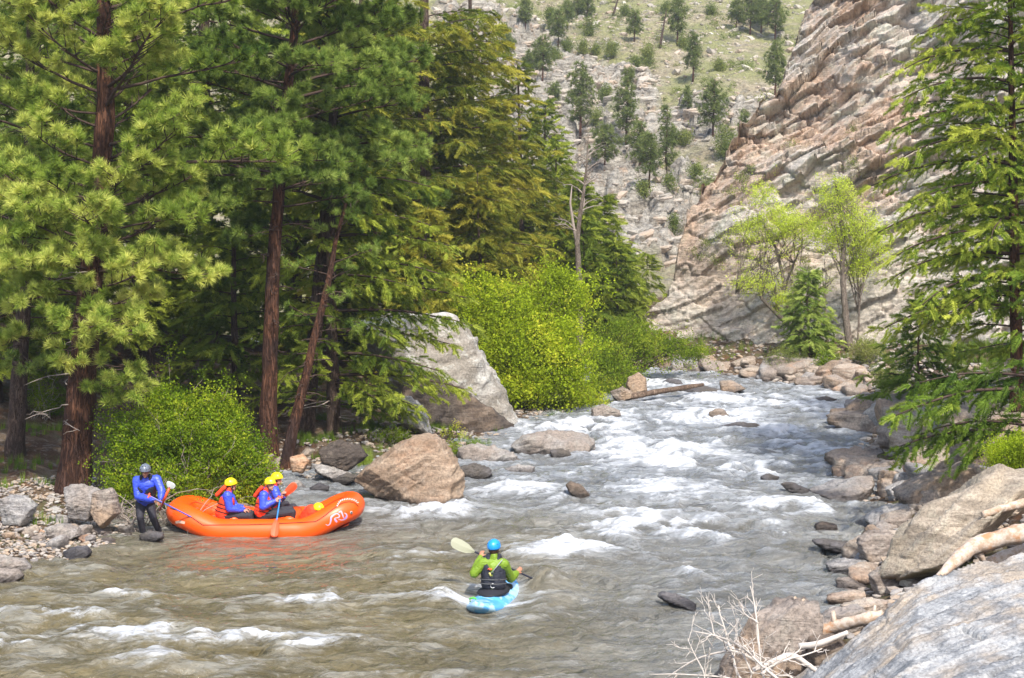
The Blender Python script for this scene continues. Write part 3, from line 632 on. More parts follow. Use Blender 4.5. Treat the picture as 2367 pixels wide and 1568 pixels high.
     ('bedrock', 'long ridge of tan bedrock sloping down from the right edge behind the white branch', 'bed', [(2026, 1362), (2060, 1310), (2130, 1205), (2200, 1160), (2290, 1112), (2420, 1092), (2520, 1130), (2560, 1300), (2400, 1330), (2150, 1330), (2045, 1388)], dict(Y=24.6, sub=6, depth=2.2, lay=1.1, amp=.035, ang=-.75, beta=(.25, .5), front=[(-.35, 1.1, .62)])),
     #('bedrock', 'pale grey striped, 'slab', [(1790, 1600), (1890, 1510), (2000, 1428), (2150, 1335), (2300, 1292), (2520, 1262), (2760, 1300), (2800, 1700), (2300, 1900), (1900, 1800)], dict(Y=17.3, sub=6, depth=4.6, lay=1.2, amp=.022, ang=-.42, beta=(.05, .16), front=[(-.42, 1.7, .36)], p=30, sink=0)),
     ('boulder', 'grey-brown tilted slab rising behind the dead white shrub', 'brown', [(1650, 1600), (1690, 1520), (1750, 1440), (1825, 1392), (1885, 1404), (1900, 1470), (1880, 1560), (1860, 1640), (1660, 1660)], dict(Y=20.6, p=50, beta=(.15, .3), sub=6, lay=1., ang=-.9, depth=.5)),
     ('boulder', 'round grey boulder behind the broken log end', 'grey', [(1890, 1440), (1920, 1412), (1985, 1400), (2010, 1420), (1980, 1460), (1910, 1470)], dict(Y=22.2)),
     ('rock', 'pinkish rock between the split boulder and the tan bedrock', 'warm', [(1950, 1400), (2000, 1385), (2050, 1390), (2040, 1420), (1970, 1430)], dict(Y=23.2)),
     ('rock', 'brown rock wedged under the near grey slab by the pale branch', 'under', [(1870, 1480), (1930, 1470), (1960, 1500), (1920, 1560), (1870, 1570)], dict(Y=20.2)),
    ]
    for i, (nm, lab, m, pts, kw) in enumerate(L):
        outline_rock(nm, lab, 'bedrock' if 'bedrock' in nm else 'rock', pts, G[m], seed=i, lift=(.10 if m == 'wet' or 'mid-river' in lab or 'drift log' in lab or 'rapids' in lab else 0), **{**dict(p=46, beta=(.14, .36), lay=.7, amp=.06), **kw})
    build_slab(G)
    # smaller rocks along the banks: each its own object, meshes shared
    rng = np.random.RandomState(5); tmpl = []
    for k in range(9):
        V, F = blob_rock(rng, 1, 1, 1, sub=4, amp=.09, p=42, n=9); tmpl.append((V, F))
    meshes = {}
    def small(x, y, s, mat, label, group, zb=None, flat=.65):
        P = gbase(x, y) if zb is None else grd(x, y, zb)
        k = rng.randint(len(tmpl))
        if (k, mat) not in meshes:
            me = mkmesh('rock', tmpl[k][0], tmpl[k][1], None); me.materials.append(G[mat]); meshes[k, mat] = me
        o = bpy.data.objects.new('rock', meshes[k, mat]); COL.objects.link(o)
        w = s*px(P[1]); o.scale = (w, w*rng.uniform(.6, 1), w*rng.uniform(.4, .75)*flat/.65)
        o.rotation_euler = (rng.uniform(-.3, .3), rng.uniform(-.35, .35), rng.uniform(0, 6.3)); o.location = (P[0], P[1]+w*.3, P[2]+w*.08)
        px_ = s; tag(o, '%s %s %s' % ('small' if px_ < 26 else 'medium' if px_ < 52 else 'large', {'grey': 'grey', 'warm': 'tan', 'brown': 'brown', 'orange': 'orange', 'big': 'pale', 'wet': 'dark'}[mat], label), 'rock', group)
    def band(poly, n, s, mats, label, group, zb=None):
        poly = np.array(poly, float)
        for _ in range(n):
            t = rng.rand()*(len(poly)-1); i = int(t); a = poly[i]+(poly[i+1]-poly[i])*(t-i)
            small(a[0]+rng.normal()*4, a[1]+rng.uniform(-1, 1)*a[2], rng.uniform(*s)*(1 if rng.rand() < .8 else 1.4), mats[rng.randint(len(mats))], label, group, zb)
    band([(5, 1235, 40), (120, 1225, 45), (230, 1225, 40), (310, 1215, 38)], 50, (14, 50), ['grey', 'warm', 'brown', 'grey', 'orange', 'big'], 'stone of the pebble shore between the thick pine and the water', 'stones on the left shore')
    band([(620, 1080, 22), (700, 1070, 28), (760, 1070, 24)], 14, (12, 40), ['grey', 'warm', 'brown'], 'stone on the bank between the pine roots and the tan boulder', 'stones by the pine roots')
    band([(1060, 1085, 16), (1130, 1096, 14), (1220, 1086, 12)], 12, (12, 36), ['grey', 'wet', 'brown'], 'wet stone at the waterline between the tan boulder and the rounded boulder', 'wet stones right of the tan boulder')
    band([(1500, 848, 14), (1600, 852, 16), (1700, 862, 16), (1800, 872, 20), (1880, 882, 22)], 46, (20, 60), ['grey', 'warm', 'brown', 'warm', 'grey'], 'rock of the rubble bank below the cliff', 'rubble rocks along the far bank')
    band([(1800, 860, 18), (1900, 880, 26), (1980, 900, 30), (2060, 920, 30)], 34, (30, 95), ['warm', 'brown', 'grey', 'warm'], 'tumbled rock on the bank below the pale green trees', 'rocks below the pale green trees')
    band([(1990, 985, 18), (2080, 1000, 30), (2180, 1030, 40), (2290, 1060, 50)], 46, (60, 150), ['brown', 'warm', 'grey', 'brown'], 'tumbled rock of the right bank below the near fir', 'rocks below the near fir')
    band([(1960, 1085, 14), (2020, 1120, 20), (2100, 1140, 22), (2180, 1130, 25), (2090, 1190, 14), (2040, 1240, 16), (2020, 1290, 16), (2000, 1350, 20), (1950, 1400, 18)], 36, (46, 115), ['brown', 'grey', 'warm'], 'rock jammed between the big boulders and the tan bedrock', 'rocks along the near right waterline')
    band([(1400, 935, 8), (1470, 918, 8), (1500, 915, 5)], 6, (12, 32), ['brown', 'grey', 'wet'], 'small rock under the bush at the river bend', 'rocks under the bush at the bend')
    # gravel nobody could count
    mb = MB(); g = np.random.RandomState(9); V0, F0 = blob_rock(g, 1, 1, 1, sub=1, amp=.02)
    def scatter(cnt, xr, yr, smin, smax, cond):
        X = g.uniform(*xr, cnt); Y = g.uniform(*yr, cnt); sd, lf = river_sd(X, Y); ok = cond(sd, lf, X, Y); X, Y = X[ok], Y[ok]; H = ground_h(X, Y); n = len(X)
        s = g.uniform(smin, smax, n)*g.uniform(.5, 1, n); a = g.uniform(0, 6.28, n)
        M = np.zeros((n, 3, 3)); M[:, 0, 0] = np.cos(a)*s; M[:, 0, 1] = np.sin(a)*s; M[:, 1, 0] = -np.sin(a)*s*.8; M[:, 1, 1] = np.cos(a)*s*.8; M[:, 2, 2] = s*.55; M[:, 0, 2] = g.uniform(-.3, .3, n)*s
        mb.inst(V0, F0, np.stack([X, Y, H+.02], -1), M, g.rand(n))
    scatter(9000, (-13, -5), (29, 37), .05, .2, lambda sd, lf, X, Y: lf & (sd > -.3) & (sd < 4.5))
    scatter(5000, (-7, 3), (36, 56), .08, .3, lambda sd, lf, X, Y: lf & (sd > -.3) & (sd < 4))
    scatter(7000, (3, 16), (20, 64), .1, .55, lambda sd, lf, X, Y: (~lf) & (sd > -.3) & (sd < 7))
    scatter(4000, (2, 16), (58, 80), .1, .35, lambda sd, lf, X, Y: (~lf) & (sd > -.2) & (sd < 6))
    t = NT('gravel_stone'); a = t.attr('tint'); c = t.ramp(a, [(0, (.18, .16, .15)), (.3, (.36, .33, .30)), (.55, (.42, .31, .21)), (.8, (.30, .25, .21)), (1, (.5, .46, .4))])
    n = t.noise(t.pos(), 12, 4, .7); c = t.mix(t.math('MULTIPLY', t.step(n, .45, .65), .5), c, (.2, .17, .14))
    gm = t.done(t.bsdf(c, .85, t.bump(n, .6, .02)))
    tag(mb.build('gravel', gm, smooth=False), 'loose gravel and cobbles along both banks', kind='stuff')
    mb = MB()
    n = 5200; X = g.uniform(-16, 44, n); Y = g.uniform(112, 225, n); H, rk = hill_h(X, Y); s = g.uniform(.2, .75, n)*g.choice([1, 1, 1, 1.9], n); a = g.uniform(0, 6.28, n)
    M = np.zeros((n, 3, 3)); M[:, 0, 0] = np.cos(a)*s; M[:, 0, 1] = np.sin(a)*s; M[:, 1, 0] = -np.sin(a)*s*.8; M[:, 1, 1] = np.cos(a)*s*.8; M[:, 2, 2] = s*.6; M[:, 0, 2] = g.uniform(-.5, .5, n)*s
    mb.inst(V0, F0, np.stack([X, Y, H], -1), M, g.rand(n))
    n = 6000; X = g.uniform(-14, 36, n); Y = g.uniform(90, 200, n); H, rk = hill_h(X, Y); ok = rk > .35; X, Y, H = X[ok][:1000], Y[ok][:1000], H[ok][:1000]; n = len(X); s = g.uniform(.35, 1.05, n)*g.choice([1, 1, 1, 1.6], n); a = g.normal(.4, .6, n)
    M = np.zeros((n, 3, 3)); M[:, 0, 0] = np.cos(a)*s*1.4; M[:, 0, 1] = np.sin(a)*s*1.4; M[:, 1, 0] = -np.sin(a)*s*.8; M[:, 1, 1] = np.cos(a)*s*.8; M[:, 2, 2] = s*.55; M[:, 0, 2] = g.uniform(-.2, .5, n)*s
    V2, F2 = blob_rock(g, 1, 1, 1, sub=3, amp=.10, p=90, n=7); mb.inst(V2, F2, np.stack([X, Y, H-.16*s], -1), M, .1+.75*g.rand(n))
    t = NT('hill_stone'); a = t.attr('tint'); c = t.ramp(a, [(0, (.25, .22, .18)), (.4, (.42, .38, .32)), (.7, (.40, .31, .23)), (1, (.52, .48, .41))])
    hm = t.done(t.bsdf(c, .9, t.bump(t.noise(t.pos(), 5, 4), .7, .1)))
    tag(mb.build('hillside_rubble', hm, smooth=False), 'loose pale stones scattered over the dry hillside', kind='stuff')
    return G
def build_slab(G):
    """the near bedrock: a tilted sheet of foliated rock with its own broken left and far edges"""
    E = [at(1760, 1600, 20.7), at(1890, 1510, 20.5), at(2000, 1428, 20.4), at(2150, 1335, 20.2), at(2367, 1286, 19.9), at(2700, 1235, 19.6), at(3300, 1180, 19.2)]
    ex = np.array([p[0] for p in E]); ez = np.array([p[2] for p in E])
    xs = gspace(0, 0, [(1.2, 7.2, 420), (7.2, 13, 80)]); ys = gspace(0, 0, [(9, 14, 50), (14, 21.6, 420)]); X, Y, Q = grid_mesh(xs, ys)
    x, y = X.ravel(), Y.ravel(); p = np.stack([x, y, 0*x], -1)
    yf = 20.5-.03*(x-3.4)**2*.3+.22*fbm(np.stack([x*1.3, 0*x, 0*x+3], -1), 4)                 # broken far edge
    xl = 3.15-(20.5-y)*.36+.16*fbm(np.stack([0*x, y*1.1, 0*x+7], -1), 4)
    s = x+(20.5-y)*.30; z = np.interp(s, ex, ez)-.07-.02*(20.5-y)
    th = .30; u = x*math.cos(th)+y*math.sin(th); v = -x*math.sin(th)+y*math.cos(th); wv = fbm(p*.5, 3)*.25
    led = (v*1.25+wv+.25*fbm(np.stack([u*.5, v*2, 0*u], -1), 3)); fr = led-np.floor(led)
    z = z+.10*fr**2.5-.04+.035*fbm(np.stack([u*.7, v*7, 0*u], -1), 4)+.05*fbm(p*.9, 3)+.012*fbm(p*9, 3)
    f1, f2, c = worley(np.stack([u*.45, v*1.0, 0*u], -1)); z = z+.07*(c-.5)-.03*(1-sst(0, .05, f2-f1))
    edge = np.minimum((x-xl)/.22, (yf-y)/.18)
    z = np.where(edge < 1, z-2.6*(1-np.clip(edge, -1, 1))**1.6*.55, z); z = np.maximum(z, -.6)
    o = mk('bedrock', np.stack([x, y, z], -1), None, Q, G['slab'], loc=(5, 17, 0)); tag(o, 'pale grey striped bedrock slab filling the near right corner', 'rock')
# ---------------------------------------------------------------- foliage templates
def needle_tuft(rng, n=50, L=.19, w=.015, spread=1.25):
    V = []; T = []
    for i in range(n):
        th = spread*math.sqrt(rng.rand()); ph = rng.rand()*6.283; d = np.array([math.sin(th)*math.cos(ph), math.sin(th)*math.sin(ph), math.cos(th)])
        s = np.cross(d, rng.normal(size=3)); s /= np.linalg.norm(s); b = d*.01-np.array([0, 0, .05])*rng.rand(); l = L*rng.uniform(.75, 1.1)
        V += [b-s*w/2, b+s*w/2, b+d*l]; T.append([3*i, 3*i+1, 3*i+2])
    return np.array(V), np.array(T)
def fir_spray(rng, L=.34, n=11, nl=.085, droop=.25):
    V = []; T = []
    for i in range(n):
        u = (i+.5)/n; base = np.array([0, -droop*u*u*L, u*L])
        for sx in (-1, 1):
            l = nl*(1.25-.6*u)*rng.uniform(.8, 1.3); k = len(V); out = np.array([sx*l*.85, rng.uniform(-.35, .25)*l, l*.75])
            e = np.array([0, 0, L/n*.62]); V += [base-e, base+e, base+out]; T.append([k, k+1, k+2])
        l = nl*.7; k = len(V); V += [base+np.array([-.012, 0, 0]), base+np.array([.012, 0, L/n*.6]), base+np.array([rng.uniform(-.3, .3)*l, l, l*.7])]; T.append([k, k+1, k+2])
    for q in range(10):
        u = rng.rand(); base = np.array([0, -droop*u*u*L, u*L]); d = rng.normal(size=3)*[1, .8, .5]+[0, 0, .7]; d /= np.linalg.norm(d); e = np.cross(d, rng.normal(size=3)); e /= np.linalg.norm(e); k = len(V); V += [base-e*.011, base+e*.011, base+d*nl*rng.uniform(.8, 1.4)]; T.append([k, k+1, k+2])
    k = len(V); V += [np.array([-.02, -droop*L, L*.93]), np.array([.02, -droop*L, L*.93]), np.array([0, -droop*L*1.2, L*1.12])]; T.append([k, k+1, k+2])
    return np.array(V), np.array(T)
def leaf_cluster(rng, n=12, R_=.16, s=.055):
    V = []; T = []
    for i in range(n):
        c = rng.normal(size=3)*R_*.5; a = rng.normal(size=3); a /= np.linalg.norm(a); b = np.cross(a, rng.normal(size=3)); b /= np.linalg.norm(b); l = s*rng.uniform(.7, 1.3); k = len(V)
        V += [c-a*l*.5, c+b*l*.32, c+a*l*.5, c-b*l*.32]; T += [[k, k+1, k+2], [k, k+2, k+3]]
    return np.array(V), np.array(T)
TR = np.random.RandomState(3)
PT = [needle_tuft(TR) for _ in range(5)]; PTL = [needle_tuft(TR, 20, .24, .024, 1.4) for _ in range(4)]
FT = [fir_spray(TR) for _ in range(5)]
LT = [leaf_cluster(TR) for _ in range(5)]
def frames(D, rng, up=None, roll=.5):
    D = D/(np.linalg.norm(D, axis=1)[:, None]+1e-9); n = len(D); u = np.tile(np.array([0, 0, 1.]), (n, 1))+rng.normal(size=(n, 3))*roll
    x = np.cross(u, D); x /= np.linalg.norm(x, axis=1)[:, None]+1e-9; y = np.cross(D, x)
    return np.stack([x, y, D], 1)
def emit(mb, tm, O, D, sc, a, rng, roll=.5):
    O = np.asarray(O); D = np.asarray(D); sc = np.asarray(sc); a = np.asarray(a)
    if len(O) == 0: return
    M = frames(D, rng, roll=roll)*sc[:, None, None]; k = rng.randint(len(tm), size=len(O))
    for j in range(len(tm)):
        m = k == j; mb.inst(tm[j][0], tm[j][1], O[m], M[m], a[m])
def interp_path(path, z):
    path = np.asarray(path); return np.array([np.interp(z, path[:, 2], path[:, 0]), np.interp(z, path[:, 2], path[:, 1]), z])
def branch_path(p0, az, L, e0, e1, rng, n=8, wig=.05):
    P = [np.array(p0, float)]; st = L/(n-1); a = az
    for i in range(n-1):
        u = i/(n-2); e = e0+(e1-e0)*u; a += rng.normal()*wig*1.5
        P.append(P[-1]+st*np.array([math.cos(a)*math.cos(e), math.sin(a)*math.cos(e), math.sin(e)])+rng.normal(size=3)*wig*st*.4)
    return np.array(P)
def at_u(P, u):
    t = u*(len(P)-1); i = min(int(t), len(P)-2); return P[i]+(P[i+1]-P[i])*(t-i), (P[i+1]-P[i])/(np.linalg.norm(P[i+1]-P[i])+1e-9)
def pine_branch(limbs, fol, P, r0, rng, dens=1., sc=1., start=.3, tm=PT, tint=0.):
    L = np.linalg.norm(np.diff(P, axis=0), axis=1).sum(); n = len(P); limbs.tube(P, np.linspace(r0, r0*.22, n), 5)
    O = []; D = []; S = []; A = []
    bt = rng.normal()*.10+tint
    nt = max(3, int(L*3.6*dens))
    for j in range(nt):
        u = start+(1-start)*(j+rng.rand()*.8)/nt; p, d = at_u(P, min(u, .99)); sd = 1 if j % 2 else -1
        side = np.cross(d, [0, 0, 1]); side /= np.linalg.norm(side)+1e-9
        tl = L*.34*(1.15-.75*u)*rng.uniform(.6, 1.2)+.18; td = d*.75+side*sd*rng.uniform(.5, 1.1)+np.array([0, 0, rng.uniform(-.1, .45)]); td /= np.linalg.norm(td)
        m = 5; Q = p+td*np.linspace(0, tl, m)[:, None]+np.array([0, 0, 1])*(np.linspace(0, 1, m)**2*tl*.22)[:, None]; limbs.tube(Q, np.linspace(.014, .006, m), 4)
        k = max(2, int(tl/.085*dens))
        for i in range(k):
            q, dd = at_u(Q, 1-.72*i/k*rng.rand() if i else 1); O.append(q+rng.normal(size=3)*.045); D.append(dd+rng.normal(size=3)*.55+np.array([0, 0, .35])); S.append(sc*rng.uniform(.75, 1.15)); A.append(.5+bt+rng.normal()*.16+(.10 if i == 0 else 0))
    for i in range(4):
        O.append(P[-1]+rng.normal(size=3)*.06); D.append(P[-1]-P[-2]+rng.normal(size=3)*.1+np.array([0, 0, .1])); S.append(sc); A.append(.62+bt)
    emit(fol, tm, O, D, np.array(S), np.array(A), rng, 1.)
def fir_branch(limbs, fol, P, r0, rng, dens=1., sc=1., start=.12, tint=0., hang=.25):
    L = np.linalg.norm(np.diff(P, axis=0), axis=1).sum(); n = len(P); limbs.tube(P, np.linspace(r0, r0*.25, n), 4)
    O = []; D = []; S = []; A = []; bt = rng.normal()*.10+tint
    nt = max(4, int(L*5.0*dens))
    for j in range(nt):
        u = start+(1-start)*(j+rng.rand())/nt; p, d = at_u(P, min(u, .99)); sd = 1 if j % 2 else -1; p = p+rng.normal(size=3)*.03
        side = np.cross(d, [0, 0, 1]); side /= np.linalg.norm(side)+1e-9
        tl = min(L*.42*(1.2-u)*rng.uniform(.4, 1.25)+.12, 1.5); td = d*rng.uniform(.5, 1.1)+side*sd*rng.uniform(.5, 1.1)+np.array([0, 0, rng.normal()*.18-hang*rng.uniform(.0, 1.6)]); td /= np.linalg.norm(td)
        k = max(1, int(tl/.17))
        for i in range(k+1):
            v = (i+.2*rng.rand())/(k+1); q = p+td*tl*v+np.array([0, 0, -hang*.6*tl*v*v]); s2 = 1 if i % 2 else -1
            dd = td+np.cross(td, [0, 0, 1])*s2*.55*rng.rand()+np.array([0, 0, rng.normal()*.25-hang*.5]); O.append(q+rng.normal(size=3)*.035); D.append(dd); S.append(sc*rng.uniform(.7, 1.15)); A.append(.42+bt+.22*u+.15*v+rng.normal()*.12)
    O.append(P[-1]); D.append(P[-1]-P[-2]); S.append(sc); A.append(.8+bt)
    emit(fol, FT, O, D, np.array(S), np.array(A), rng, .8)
def trunk_mesh(name, path, r0, r1, mat, parent, rng, sides=20, flare=.35, rings=60, rough=.06):
    path = np.asarray(path, float); t = np.linspace(0, 1, rings); k = np.linspace(0, 1, len(path)); P = np.stack([np.interp(t, k, path[:, i]) for i in range(3)], -1)
    h = (P[:, 2]-P[0, 2]); r = r0+(r1-r0)*t; r = r*(1+flare*np.exp(-h/.45))
    mb = MB(); mb.tube(P, r, sides); V = mb.V[0]; c = np.repeat(P, sides, 0); m = len(c); d = V[:m]-c; rr = np.linalg.norm(d, axis=1)[:, None]+1e-9
    nz = fbm(np.stack([V[:m, 0]*4, V[:m, 1]*4, V[:m, 2]*1.1], -1), 4)*rough*2+(worley(np.stack([V[:m, 0]*8, V[:m, 1]*8, V[:m, 2]*1.8], -1))[0]-.5)*rough*1.2
    V[:m] = V[:m]+d*nz[:, None]; return mb.build(name, mat, parent)
def conifer(name, label, base, H, kind, mats, Lmax, cb, nb, seed, r0=None, lean=(0, 0), path=None, group=None, tip=.1, dens=1., sc=1., e=(.15, -.35), extra=(), azf=None, tint=0., prof=.85, dead=6, hang=.25, pshape=None, trunk_sides=16, vis=1e9):
    rng = np.random.RandomState(seed); base = np.array(base, float)
    o = thing(name, label, 'tree', base, group)
    if path is None:
        ts = np.linspace(0, 1, 9); path = base+np.stack([lean[0]*ts+.12*np.sin(ts*5+seed)*ts, lean[1]*ts, H*ts], -1)
    path = np.asarray(path); r0 = r0 or H*.017; 
    trunk_mesh('trunk', np.vstack([path[0]-[0, 0, .4], path]), r0, r0*.12 if kind == 'fir' else r0*.25, mats['bark'], o, rng, trunk_sides)
    limbs, fol = MB(), MB(); z0 = base[2]+cb; z1 = path[-1, 2]
    for i in range(nb):
        v = (i+rng.rand()*.9)/nb; z = z0+(z1-z0)*v**(.9 if kind == 'fir' else 1.0)
        if kind == 'fir': L = Lmax*((1-v)**prof)*rng.uniform(.72, 1.1)+tip
        else:
            s = (math.sin(math.pi*min(1, (v*.86+.14)))**.6); L = Lmax*(pshape(v) if pshape else s)*rng.uniform(.6, 1.1)+tip
        az = i*2.399+rng.rand()*.8
        if azf and rng.rand() > azf(az): continue
        e0 = e[0]+.5*v*v if kind == 'fir' else e[0]+.6*v+rng.normal()*.12
        P = branch_path(interp_path(path, z), az, L, e0, e0+(e[1] if kind == 'fir' else e[1]+.25*v)*1., rng, wig=.06 if kind == 'fir' else .12)
        if z > vis: continue
        rb = max(.008, L*.011) if kind == 'fir' else max(.015, L*.017)
        (fir_branch if kind == 'fir' else pine_branch)(limbs, fol, P, rb, rng, dens=dens, sc=sc, tint=tint, **(dict(hang=hang) if kind == 'fir' else {}))
    for (hz, az, L, e0, e1, dn) in extra:
        P = branch_path(interp_path(path, base[2]+hz), az, L, e0, e1, rng, wig=.05 if kind == 'fir' else .1); (fir_branch if kind == 'fir' else pine_branch)(limbs, fol, P, L*.014, rng, dens=dn, sc=sc, tint=tint, **(dict(hang=hang) if kind == 'fir' else dict(start=.45)))
    if dead:
        dm = MB()
        for i in range(dead):
            z = base[2]+cb*rng.uniform(.35, 1.4); L = rng.uniform(.5, 1.7)*min(1, Lmax/2.5); P = branch_path(interp_path(path, min(z, z1-.5)), rng.rand()*6.28, L, .1, -.35, rng, wig=.3); dm.tube(P, np.linspace(.022, .005, len(P)), 4)
            for _ in range(3):
                q, d = at_u(P, rng.uniform(.3, .95)); Q = branch_path(q, rng.rand()*6.28, L*.35, 0, -.3, rng, 5, .4); dm.tube(Q, np.linspace(.010, .003, 5), 3)
        dm.build('dead_branches', mats.get('dead', mats['bark']), o)
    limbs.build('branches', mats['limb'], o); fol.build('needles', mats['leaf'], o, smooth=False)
    return o
def leafy(name, label, cat, base, lobes, mats, seed, nst=14, ncl=1500, sc=1., group=None, trunks=None, srad=.03, tint=0., tw=.5, part='leaves', hollow=.55, gap=.3, gf=1.35):
    """broadleaf crown: lobes = (centre xyz, radii xyz); stems run from the base or the trunks into the lobes"""
    rng = np.random.RandomState(seed); base = np.array(base, float); o = thing(name, label, cat, base, group)
    st, fol = MB(), MB(); lobes = [(np.array(c, float), np.array(r, float)) for c, r in lobes]; vol = np.array([np.prod(r)**.7 for c, r in lobes]); vol /= vol.sum()
    tips = []
    if trunks:
        tm = MB()
        for path, ra, rb in trunks:
            path = np.asarray(path, float); n = 24; t = np.linspace(0, 1, n); k = np.linspace(0, 1, len(path)); P = np.stack([np.interp(t, k, path[:, i]) for i in range(3)], -1); P[:, :1] += .03*fbm(P*2, 2)[:, None]; tm.tube(P, np.linspace(ra, rb, n), 10)
        tm.build('trunk', mats['bark'], o)
    for i in range(nst):
        c, r = lobes[rng.choice(len(lobes), p=vol)]; d = rng.normal(size=3); d /= np.linalg.norm(d); q = c+d*r*rng.uniform(.5, .98)
        if trunks: path = np.asarray(trunks[rng.randint(len(trunks))][0]); s = path[rng.randint(max(1, len(path)//3), len(path))].astype(float)
        else: s = base+rng.normal(size=3)*np.array([.25, .2, 0])*tw
        n = 8; t = np.linspace(0, 1, n)[:, None]; P = s+(q-s)*t+np.array([0, 0, 1])*(t*(1-t))*np.linalg.norm(q-s)*.35*(0.3 if trunks else 1)+rng.normal(size=(n, 3))*.05*t
        L = np.linalg.norm(q-s); st.tube(P, np.linspace(srad*.5+srad*.18*L*.3, .005, n), 4)
        for _ in range(5):
            a, dd = at_u(P, rng.uniform(.35, .98)); e = a+dd*L*.12+rng.normal(size=3)*L*.09; Q = np.array([a, (a+e)/2+rng.normal(size=3)*.02, e]); st.tube(Q, [.008, .006, .003], 3); tips.append(e)
        tips.append(q)
    O = []; n1 = int(ncl*.75)
    for i in range(n1):
        c, r = lobes[rng.choice(len(lobes), p=vol)]; d = rng.normal(size=3); d /= np.linalg.norm(d); O.append(c+d*r*(hollow+(1-hollow)*rng.rand()**.6)*rng.uniform(.8, 1.06))
    O = np.array(O); nz = fbm(O*gf+seed, 3); O = O[nz > np.quantile(nz, gap)]     # gaps between leaf masses
    tips = np.array(tips); T2 = tips[rng.randint(len(tips), size=ncl-len(O))]+rng.normal(size=(ncl-len(O), 3))*.16*sc
    O = np.vstack([O, T2]); gy = fbm(O*.9+5, 2)
    emit(fol, LT, O, rng.normal(size=(len(O), 3)), sc*rng.uniform(.7, 1.3, len(O)), .5+tint+.28*gy+rng.normal(size=len(O))*.13, rng, 1)
    st.build('stems', mats['limb'], o); fol.build(part, mats['leaf'], o, smooth=False)
    return o
def Dl(x, y, Y, rx, ry, rz=None):          # lobe from the view: centre, radii in view pixels
    k = px(Y); return (at(x, y, Y), (rx*k, (rz or (rx+ry)/2)*k, ry*k))
def build_trees():
    B = {}
    B['pine'] = bark_mat('red_brown_pine_bark', (.085, .042, .028), (.19, .085, .045), (.055, .035, .03))
    B['grey'] = bark_mat('grey_brown_bark', (.10, .065, .05), (.17, .12, .09), (.07, .05, .04), 1.6)
    B['pale'] = bark_mat('pale_smooth_bark', (.30, .24, .19), (.40, .34, .28), (.22, .17, .13), 2.)
    limb = plain('dark_branch_wood', (.075, .05, .04), .9, .1, 12, .4)
    twig = plain('grey_twig_wood', (.30, .25, .21), .85, .2, 10, .3)
    Lf = {
     'pine': foliage_mat('ponderosa_needles', (.065, .12, .018), (.29, .39, .055), (.68, .70, .17), .35),
     'pine2': foliage_mat('blue_green_needles', (.05, .10, .02), (.20, .29, .05), (.50, .58, .14), .35),
     'fir': foliage_mat('dark_fir_needles', (.035, .070, .010), (.14, .20, .024), (.38, .43, .055), .33),
     'gold': foliage_mat('gold_tipped_fir_needles', (.04, .068, .010), (.15, .19, .024), (.42, .38, .05), .33),
     'fresh': foliage_mat('fresh_fir_needles', (.05, .10, .012), (.17, .26, .028), (.46, .50, .07), .35),
     'willow': foliage_mat('yellow_green_leaves', (.16, .22, .010), (.39, .50, .022), (.68, .64, .06), .45),
     'green': foliage_mat('bright_green_leaves', (.05, .11, .006), (.21, .31, .012), (.52, .54, .04), .4),
     'cotton': foliage_mat('spring_green_leaves', (.38, .48, .04), (.62, .72, .09), (.82, .86, .22), .5),
     'hill': foliage_mat('hillside_pine_needles', (.06, .09, .022), (.15, .19, .05), (.28, .32, .10), .3),
     'juniper': foliage_mat('juniper_foliage', (.08, .12, .025), (.19, .23, .055), (.32, .33, .09), .3),
    }
    mp = dict(bark=B['pine'], limb=limb, leaf=Lf['pine'], dead=twig); mp2 = dict(bark=B['pine'], limb=limb, leaf=Lf['pine2'], dead=limb)
    mf = dict(bark=B['grey'], limb=limb, leaf=Lf['fir'], dead=twig); mg = dict(bark=B['grey'], limb=limb, leaf=Lf['gold'], dead=twig); mr = dict(bark=B['pine'], limb=limb, leaf=Lf['fresh'], dead=twig)
    def W(lst, Y0, Y1=None): 
        Y1 = Y1 or Y0; n = len(lst); return np.array([at(x, y, Y0+(Y1-Y0)*i/(n-1)) for i, (x, y) in enumerate(lst)])
    def bz(x, Y): P = at(x, 800, Y); return gz(P[0], Y)
    def onground(x, Y): P = at(x, 800, Y); return np.array([P[0], Y, gz(P[0], Y)-.05])
    # ---- thick ponderosa, near left
    Yp = gbase(170, 1140)[1]; pth = W([(170, 1140), (180, 1000), (195, 830), (205, 690), (225, 500), (245, 250), (240, 100), (238, -100), (235, -330)], Yp)
    ex = [(2.6, -1.2, 1.5, -.1, -.5, 1.2), (3.0, -.6, 2.0, .05, -.6, 1.2), (3.3, -1.9, 1.6, .1, -.4, 1.2), (4.0, -.9, 2.4, .1, -.35, 1.3), (4.4, -2.0, 2.1, .15, -.2, 1.3), (4.9, -.35, 2.8, .15, -.25, 1.3), (5.2, -1.3, 2.3, .2, -.1, 1.4), (5.5, -2.6, 2.6, .2, 0, 1.3), (5.8, -.7, 2.7, .2, 0, 1.4), (6.1, -1.7, 2.4, .2, .1, 1.4), (6.5, -2.4, 2.3, .2, .2, 1.3), (6.9, -1.0, 2.0, .25, .2, 1.3), (7.1, -.15, 4.6, .10, -.02, 1.1), (8.4, -2.9, 2.3, .1, .2, 1.), (8.9, -.2, 3.2, .25, .2, 1.), (9.3, 3.0, 2.6, .2, .2, 1), (10.2, -.4, 3.2, .2, .15, 1.), (10.6, -2.5, 2.6, .2, .15, 1.), (4.2, -1.5, 2.5, .05, -.3, 1.3), (3.6, -2.6, 1.9, .0, -.3, 1.2), (5.0, -1.8, 2.6, .1, -.1, 1.4)]
